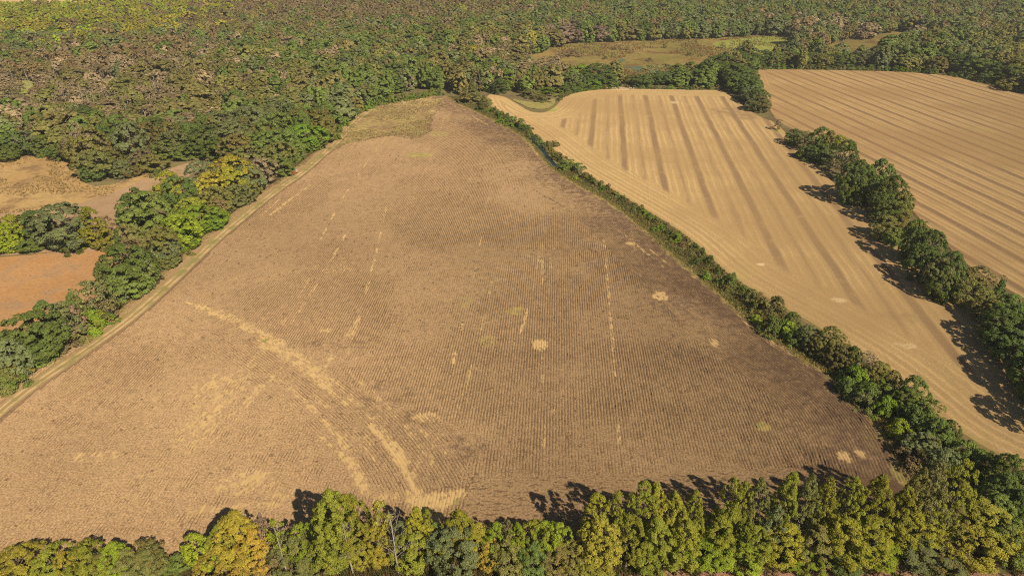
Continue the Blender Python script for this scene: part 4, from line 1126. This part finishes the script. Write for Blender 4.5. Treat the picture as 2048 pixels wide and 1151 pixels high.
def wood():
    x, y = wood_points()
    n = len(x)
    rng = np.random.default_rng(5)
    wts = np.full((n, len(_Z) + 1), .65)
    jx = x + 50 * (fbm(x, y, 60, 61) - .5) * 2; jy = y + 60 * (fbm(x, y, 60, 62) - .5) * 2
    for i, (cx, cy, rx, ry, cs, w) in enumerate(_Z):
        d = ((jx - cx) / rx) ** 2 + ((jy - cy) / ry) ** 2
        wts[:, i + 1] = w * np.exp(-d * 1.1)
    wts = wts ** 1.7
    cum = np.cumsum(wts, 1) / wts.sum(1, keepdims=True)
    zi = (rng.random((n, 1)) > cum).sum(1)
    mixn = fbm(x, y, 45, 63)
    code = np.empty(n, object)
    for i in range(n):
        if zi[i] == 0:
            j = int(np.clip((mixn[i] - .25) * 2 * len(BASEMIX) * .5 + rng.random() * len(BASEMIX) * .7, 0, len(BASEMIX) - 1))
            code[i] = BASEMIX[j]
        else:
            cs = _Z[zi[i] - 1][4]; code[i] = cs[int(np.clip((mixn[i] - .5) * 2.2 + rng.random(), 0, .999) * len(cs))]
    dist = np.hypot(x, y)
    u, v = px(x, y, 8.0)
    swamp = np.exp(-(((u - 170) / 190) ** 2 + ((v - 195) / 42) ** 2))
    scrub = np.maximum(np.exp(-(((u - 330) / 170) ** 2 + ((v - 225) / 34) ** 2)), np.exp(-(((u - 1080) / 110) ** 2 + ((v - 130) / 16) ** 2)))
    w = np.where(rng.random(n) < .22, rng.uniform(17, 25, n), rng.uniform(11, 18, n)) * (1 - .3 * np.exp(-(((px(x, y, 8.0)[0] - 170) / 190) ** 2 + ((px(x, y, 8.0)[1] - 195) / 42) ** 2)))
    h = (rng.uniform(10.5, 19, n) + np.where(w > 18, 2.0, 0)) * (1 - .52 * swamp) * (1 - .35 * scrub) + 4 * (fbm(x, y, 70, 64) - .5)
    h = np.clip(h, 4, 20)
    keep = rng.random(n) > .35 * swamp
    order = np.argsort(dist)
    # the nearest in view stand as single trees
    singles = [i for i in order if keep[i] and -20 < u[i] < 2068 and v[i] > 0][:N_SINGLE]
    zone = lambda uu: ("in the wood left of the field" if uu < 905 else "in the wood before the marsh" if uu < 1250 else "in the belt beyond the wheat" if uu < 1500 else "behind the far wheat")
    seen = {}
    for i in sorted(singles, key=lambda i: u[i]):
        keep[i] = False
        sw = swamp[i] > .5
        key = 'thin' if (code[i] in ('tan', 'br', 'ru') and rng.random() < .5) else ('oval' if rng.random() < .25 else 'round')
        r_ = plant("broadleaf_tree", key, float(x[i]), float(y[i]), float(h[i]), float(w[i]), code[i],
              "", f"{WORD[code[i]]} trees {zone(u[i])}")
        kk = (SHAPE[key], WORD[code[i]], zone(u[i]))
        seen[kk] = seen.get(kk, 0) + 1
        r_["label"] = f"{kk[0]} {kk[1]} tree, {ORD[seen[kk] - 1]} such from left {kk[2]}"
    # the rest: one mass of trees
    P = bpy.data.collections.new("wood_kinds")
    rngp = 0
    specs = [('round', 13, 5.0, .1)] * 4 + [('oval', 14, 4.4, .08)] * 3 + [('thin', 12, 4.4, .25)] * 2
    for i, (kind, H, R, bf) in enumerate(specs):
        rg = np.random.default_rng(700 + i)
        thin = kind == 'thin'
        L = crown_lobes(rg, 'round' if thin else kind, H, R, H * bf, 24 if thin else 105, .27 if thin else .185, .97)
        lv, lf, la = leaves(rg, L, 1000 if thin else 1700, 1.35 if not thin else .6, H, .30 if thin else .16, .8, .25 if thin else .8)
        tv, tf = trunk_mesh(rg, L, H, H * bf, .24, 10 if thin else 4, 5)
        V = np.concatenate([lv, tv]); A = np.concatenate([la, np.ones((len(tv), 4))])
        me = mesh_np("wood_tree", V, [lf, tf + len(lv)], [M_FLEAF, M_PALE if thin else M_BARK], {"leaf": A}, np.r_[np.zeros(len(lf)), np.ones(len(tf))])
        P.objects.link(bpy.data.objects.new(f"wood_tree_{i:02d}", me))
    k = np.where(keep)[0]
    col = np.ones((len(k), 4), np.float32)
    idx = np.zeros(len(k), np.int32)
    for q, i in enumerate(k):
        c, a = PAL[code[i]]
        j = rng.uniform(.9, 1.3)
        col[q, :3] = np.array(c) * j; col[q, 3] = min(1, a * rng.uniform(.4, 1.6))
        th = .62 if code[i] in ('tan', 'br') else .35 if code[i] in ('ru', 'be') else .06
        idx[q] = rng.integers(7, 9) if rng.random() < th else rng.integers(0, 7)
    me = bpy.data.meshes.new("wood")
    me.vertices.add(len(k))
    me.vertices.foreach_set("co", np.c_[x[k], y[k], np.full(len(k), GZ)].astype(np.float32).ravel())
    me.attributes.new("tint", 'FLOAT_COLOR', 'POINT').data.foreach_set("color", col.ravel())
    me.attributes.new("kind_no", 'INT', 'POINT').data.foreach_set("value", idx)
    sc = np.stack([w[k] / 9.8, w[k] / 9.8, h[k] / 13.0], 1).astype(np.float32)
    me.attributes.new("size", 'FLOAT_VECTOR', 'POINT').data.foreach_set("vector", sc.ravel())
    rt = np.zeros((len(k), 3), np.float32); rt[:, 2] = rng.uniform(0, 6.28, len(k)); rt[:, :2] = rng.normal(0, .04, (len(k), 2))
    me.attributes.new("turn", 'FLOAT_VECTOR', 'POINT').data.foreach_set("vector", rt.ravel())
    o = link("wood", me)
    tag(o, "dense far woodland of green, rust and yellow autumn trees behind the fields", "woodland", kind="stuff")
    scatter(o, P)
    print("WOOD", n, len(k), len(singles))
    return x, y, swamp

def scatter(o, coll):
    g = bpy.data.node_groups.new("scatter", 'GeometryNodeTree')
    g.interface.new_socket("Geometry", in_out='INPUT', socket_type='NodeSocketGeometry')
    g.interface.new_socket("Geometry", in_out='OUTPUT', socket_type='NodeSocketGeometry')
    gi = g.nodes.new("NodeGroupInput"); go = g.nodes.new("NodeGroupOutput")
    ci = g.nodes.new("GeometryNodeCollectionInfo")
    ci.inputs["Collection"].default_value = coll
    ci.inputs["Separate Children"].default_value = True
    ci.inputs["Reset Children"].default_value = True
    ip = g.nodes.new("GeometryNodeInstanceOnPoints")
    ip.inputs["Pick Instance"].default_value = True
    def na(name, t):
        nd = g.nodes.new("GeometryNodeInputNamedAttribute"); nd.data_type = t; nd.inputs["Name"].default_value = name
        return next(s for s in nd.outputs if s.enabled and s.name == "Attribute")
    l = g.links.new
    l(gi.outputs[0], ip.inputs["Points"]); l(ci.outputs[0], ip.inputs["Instance"])
    l(na("kind_no", 'INT'), ip.inputs["Instance Index"])
    l(na("turn", 'FLOAT_VECTOR'), ip.inputs["Rotation"]); l(na("size", 'FLOAT_VECTOR'), ip.inputs["Scale"])
    l(ip.outputs[0], go.inputs[0])
    o.modifiers.new("scatter", 'NODES').node_group = g

N_SINGLE = 60
wx, wy, wsw = wood()

# pale snags of the drowned wood
def snags():
    rng = np.random.default_rng(17)
    parts = []
    n = 0
    while n < 130:
        u = rng.normal(165, 100); v = rng.normal(200, 28)
        if not (0 < u < 330 and 140 < v < 250): continue
        x, y = at(u, v, 0)
        H = rng.uniform(6, 12); lean = rng.normal(0, .07, 2) * H
        r = rng.uniform(.10, .20)
        parts.append(tube(np.array([[x, y, -.8], [x + lean[0] * .4, y + lean[1] * .4, H * .5], [x + lean[0], y + lean[1], H]]), [r, r * .8, r * .35], 5))
        for q in range(3):
            z0 = rng.uniform(.5, .95); s = np.array([x + lean[0] * z0, y + lean[1] * z0, H * z0])
            e = s + np.array([*rng.normal(0, 1.0, 2), rng.uniform(.4, 1.6)])
            parts.append(tube([s, (s + e) / 2, e], [.08, .06, .03], 3))
        n += 1
    V, F = join(parts)
    tag(link("bare_snags", mesh_np("bare_snags", V, F, [bark_material("bleached_wood", (0.34, 0.28, 0.21), (0.44, 0.37, 0.29))])), "pale bare dead trunks standing in the drowned brown wood", "woodland", kind="stuff")
snags()

# ------------------------------------------------------------------ grass and weeds
def grass(name, label, x, y, z, hgt, cols, seed, blades=5):
    rng = np.random.default_rng(seed)
    n = len(x)
    X = np.repeat(x, blades) + rng.normal(0, .22, n * blades); Y = np.repeat(y, blades) + rng.normal(0, .22, n * blades)
    H = np.repeat(hgt, blades) * rng.uniform(.5, 1.15, n * blades)
    a = rng.uniform(0, 6.28, n * blades); wd = .10 + .09 * rng.random(n * blades)
    ln = rng.normal(0, .3, (n * blades, 2)) * H[:, None]
    Z = np.full(n * blades, 0.0) + np.repeat(z, blades)
    A = np.c_[X - np.cos(a) * wd, Y - np.sin(a) * wd, Z]; B = np.c_[X + np.cos(a) * wd, Y + np.sin(a) * wd, Z]
    C = np.c_[X + ln[:, 0], Y + ln[:, 1], Z + H]
    V = np.stack([A, B, C], 1).reshape(-1, 3)
    ci = np.repeat(rng.integers(0, len(cols), n), blades)
    c = np.array(cols)[ci] * rng.uniform(.75, 1.25, (n * blades, 1))
    c = np.repeat(np.c_[c, np.ones(len(c))], 3, 0)
    m = N(name)
    d = m.n("BsdfDiffuse"); cc = m.attr("shade"); m.put(d.inputs[0], cc)
    t = m.n("BsdfTranslucent"); m.put(t.inputs[0], cc)
    mx = m.n("MixShader"); mx.inputs[0].default_value = .3
    m.t.links.new(d.outputs[0], mx.inputs[1]); m.t.links.new(t.outputs[0], mx.inputs[2]); m.t.links.new(mx.outputs[0], m.out.inputs[0])
    tag(link(name, mesh_np(name, V, np.arange(len(V)).reshape(-1, 3), [m.m], {"shade": c})), label, "grass", kind="stuff")

def along(P, half, per_m, rng):
    L = np.linalg.norm(np.diff(P, axis=0), axis=1).sum()
    n = int(L * per_m)
    i = rng.uniform(0, len(P) - 1.001, n); k = i.astype(int); f = (i - k)[:, None]
    nn = normals2(P)
    q = P[k] * (1 - f) + P[k + 1] * f + nn[k] * rng.uniform(-1, 1, (n, 1)) * half
    return q[:, 0], q[:, 1]
rng = np.random.default_rng(23)
gx, gy = along(DITCH, 7.0, 34, rng)
k = ~inside(gx, gy, _inMain) & ~inside(gx, gy, FIELD1)
gx, gy = gx[k], gy[k]
wat = dist_poly(gx, gy, DITCH) < 2.6
inw = (gy > at(1100, 330)[1] - 4) & (gy < at(1068, 272)[1] + 4)
k = ~(wat & inw); gx, gy = gx[k], gy[k]
grass("ditch_grass", "rank tan and olive grass along the banks of the ditch", gx, gy, np.full(len(gx), -.58), .5 + 1.0 * fbm(gx, gy, 7, 71), [(.34, .26, .10), (.24, .23, .07), (.16, .19, .05), (.30, .20, .09), (.13, .16, .04)], 24)
re = resample(RIGHT_EDGE, 2.0)
gx, gy = along(re, 1.4, 14, rng)
grass("edge_grass", "straw yellow grass fringe on the right edge of the big field", gx, gy, np.full(len(gx), -.2), .35 + .5 * fbm(gx, gy, 6, 72), [(.42, .33, .12), (.36, .29, .10), (.24, .24, .07)], 25)
lv = TRACK + _tn * 6.4
gx, gy = along(lv, 2.6, 20, rng)
grass("verge_grass", "reddish brown dry weeds between the track and the hedgerow", gx, gy, np.full(len(gx), -.4), .4 + .6 * fbm(gx, gy, 6, 73), [(.28, .18, .09), (.22, .15, .08), (.26, .23, .08), (.18, .18, .06)], 26)
sx = rng.uniform(-112, 118, 5200); sy = south_base(1024 + sx * 10) + rng.normal(0, 2.2, 5200) - .5
k = sy < south_y(sx) - .2
grass("hedge_weeds", "tangled brown and olive weeds under the near tree row", sx[k], sy[k], np.full(k.sum(), -.6), 1.0 + 1.6 * fbm(sx[k], sy[k], 5, 74), [(.20, .13, .06), (.16, .15, .05), (.26, .17, .08), (.12, .14, .04)], 27, 7)
u_ = rng.uniform(640, 900, 9000); v_ = rng.uniform(185, 312, 9000)
q = np.array([at(a, b) for a, b in zip(u_, v_)]); k = inside(q[:, 0], q[:, 1], GREEN_TOP) & (fbm(q[:, 0], q[:, 1], 14, 75) > .42)
grass("head_weeds", "yellowing weeds over the uncut head of the big field", q[k, 0], q[k, 1], np.zeros(k.sum()), .3 + .3 * fbm(q[k, 0], q[k, 1], 9, 76), [(.34, .29, .10), (.25, .25, .07), (.40, .32, .13), (.24, .17, .08)], 28)
q = np.array([at(a, b, -.5) for a, b in zip(rng.uniform(-40, 330, 5000), rng.uniform(312, 430, 5000))])
k = inside(q[:, 0], q[:, 1], gpts([(-140, 312), (60, 312), (140, 318), (160, 345), (170, 372), (215, 372), (300, 345), (330, 345), (260, 380), (190, 398), (120, 418), (0, 428), (-140, 432)], -.5)) & (fbm(q[:, 0], q[:, 1], 22, 77) > .45)
q = np.array([at(a, b, -.5) for a, b in zip(rng.uniform(1000, 1575, 9000), rng.uniform(70, 150, 9000))])
k = inside(q[:, 0], q[:, 1], HOLES[0]) & (fbm(q[:, 0], q[:, 1], 60, 79) > .44)
grass("marsh_grass", "brown and ochre tussocks over the open marsh", q[k, 0], q[k, 1], np.full(k.sum(), -.5), .7 + 1.3 * fbm(q[k, 0], q[k, 1], 30, 80), [(.20, .12, .06), (.26, .20, .07), (.16, .15, .05), (.22, .10, .05)], 30, 6)
q = np.array([at(a, b, -.5) for a, b in zip(rng.uniform(-40, 330, 5000), rng.uniform(312, 430, 5000))])
k = inside(q[:, 0], q[:, 1], gpts([(-140, 312), (60, 312), (140, 318), (160, 345), (170, 372), (215, 372), (300, 345), (330, 345), (260, 380), (190, 398), (120, 418), (0, 428), (-140, 432)], -.5)) & (fbm(q[:, 0], q[:, 1], 22, 77) > .45)
grass("meadow_grass", "dry golden and brown grass of the left meadow", q[k, 0], q[k, 1], np.full(k.sum(), -.5), .4 + .8 * fbm(q[k, 0], q[k, 1], 12, 78), [(.40, .28, .12), (.30, .19, .09), (.46, .34, .15)], 29)

# ------------------------------------------------------------------ the red truck under the trees
def flat(name, c, rough=.5, metal=0.0):
    m = N(name); b = m.n("BsdfPrincipled")
    n = m.noise(m.pos(), 3.0, 3)
    m.put(b.inputs["Base Color"], m.mix(m.step(n, .3, .8, 0, .35), c, tuple(v * .7 for v in c)))
    b.inputs["Roughness"].default_value = rough; b.inputs["Metallic"].default_value = metal
    m.t.links.new(b.outputs[0], m.out.inputs[0]); return m.m

import bmesh
def box_mesh(name, boxes, mat, bevel=.05):
    bm = bmesh.new()
    for (x0, x1, y0, y1, z0, z1, tx) in boxes:   # tx: how much the top is drawn in along x
        vs = [bm.verts.new(p) for p in ((x0, y0, z0), (x1, y0, z0), (x1, y1, z0), (x0, y1, z0), (x0 + tx, y0 + tx * .3, z1), (x1 - tx, y0 + tx * .3, z1), (x1 - tx, y1 - tx * .3, z1), (x0 + tx, y1 - tx * .3, z1))]
        for f in ((3, 2, 1, 0), (4, 5, 6, 7), (0, 1, 5, 4), (1, 2, 6, 5), (2, 3, 7, 6), (3, 0, 4, 7)): bm.faces.new([vs[i] for i in f])
    bmesh.ops.bevel(bm, geom=bm.edges[:], offset=bevel, segments=1, affect='EDGES')
    me = bpy.data.meshes.new(name); bm.to_mesh(me); bm.free(); me.materials.append(mat); return me

def truck():
    red, glint, grey = flat("red_paint", (.50, .11, .065), .35), flat("glint_red_paint", (.78, .50, .42), .4), flat("grey_canvas", (.36, .34, .30), .8)  # pale side colour paints in the sun's glint on the red body
    black, glass, steel = flat("tyre_rubber", (.02, .02, .02), .9), flat("window_glass", (.03, .04, .05), .1), flat("wheel_steel", (.4, .4, .4), .4, .6)
    x, y = at(588, 348); k = int(np.argmin(np.hypot(TRACK[:, 0] - x, TRACK[:, 1] - y)))
    T = TRACK[k - 2] - TRACK[k + 2]; ang = math.atan2(T[1], T[0])
    r = empty("pickup_truck", (x, y, .025)); r.rotation_euler = (0, 0, ang)
    tag(r, "red pickup truck with sun-glinted side and grey canopy parked by the left hedgerow", "truck")
    link("body", box_mesh("body", [(-2.7, 2.7, -.95, .95, .5, 1.02, .06), (1.05, 2.65, -.9, .9, 1.0, 1.28, .12)], red), r)
    link("cab", box_mesh("cab", [(-.55, 1.25, -.88, .88, 1.0, 1.85, .34)], red), r)
    for sx0 in (-.93, .93):
        link("side_panel", box_mesh("side_panel", [(-2.6, -.6, sx0 - .05, sx0 + .05, .62, 1.9, .02)], glint, .01), r)
    link("canopy", box_mesh("canopy", [(-2.62, -.58, -.88, .88, 1.0, 1.95, .12)], grey), r)
    link("windscreen", box_mesh("windscreen", [(.98, 1.06, -.7, .7, 1.3, 1.72, .0)], glass, .01), r)
    for sy in (-.8, .8): link("side_window", box_mesh("side_window", [(-.2, .75, sy - .02 if sy > 0 else sy - .03, sy + .03 if sy > 0 else sy + .02, 1.32, 1.7, .08)], glass, .005), r)
    link("bumper", box_mesh("bumper", [(2.68, 2.82, -.92, .92, .5, .72, .0)], steel, .02), r)
    for sy in (-.68, .68): link("headlight", box_mesh("headlight", [(2.66, 2.73, sy - .16, sy + .16, .78, .95, .0)], steel, .01), r)
    th = np.linspace(0, 2 * np.pi, 16, endpoint=False)
    def disc(rad, w):
        V = np.array([[rad * math.cos(t), s * w, rad * math.sin(t)] for s in (-.5, .5) for t in th] + [[0, -.5 * w, 0], [0, .5 * w, 0]])
        i = np.arange(16); j = (i + 1) % 16
        return V, [np.stack([i, j, 16 + j, 16 + i], 1), np.concatenate([np.stack([j, i, np.full(16, 32)], 1), np.stack([16 + i, 16 + j, np.full(16, 33)], 1)])]
    wm = mesh_np("wheel", *disc(.4, .26), [black]); rm = mesh_np("rim", *disc(.22, .30), [steel])
    for wx_ in (-1.65, 1.75):
        for wy_ in (-.86, .86):
            w = link("wheel", wm, r); w.location = (wx_, wy_, .4); link("rim", rm, w)
truck()

# pale rubble heap at the head of the wheat field
def rubble():
    rng = np.random.default_rng(3)
    V = []; F = []; b = 0
    x, y = at(1240, 176)
    for i in range(60):
        c = np.array([rng.normal(0, 4.5), rng.normal(0, 1.6), 0]); s = rng.uniform(.3, .9)
        th = np.linspace(0, 2 * np.pi, 6, endpoint=False)
        ring = np.c_[np.cos(th) * s, np.sin(th) * s, np.full(6, -.1)] * rng.uniform(.7, 1.3, (6, 1)) + c
        up = ring * 1; up[:, :2] = c[:2] + (ring[:, :2] - c[:2]) * .6; up[:, 2] = rng.uniform(.3, .9, 6) * s
        top = c + np.array([0, 0, s * .9])
        V.append(np.concatenate([ring, up, top[None]]))
        i_ = np.arange(6); j_ = (i_ + 1) % 6
        F.append(np.concatenate([np.stack([i_, j_, 6 + j_], 1), np.stack([i_, 6 + j_, 6 + i_], 1), np.stack([6 + i_, 6 + j_, np.full(6, 12)], 1)]) + b); b += 13
    o = link("rubble_heap", mesh_np("rubble_heap", np.concatenate(V), np.concatenate(F), [ground_material("rubble", ((.52, .38, .25), (.6, .46, .32), (.42, .3, .2)), (.3, 1.2, 4))]))
    o.location = (x, y, -.1)
    tag(o, "pale heap of broken earth and rubble at the head of the wheat field", "rubble heap", kind="stuff")
rubble()
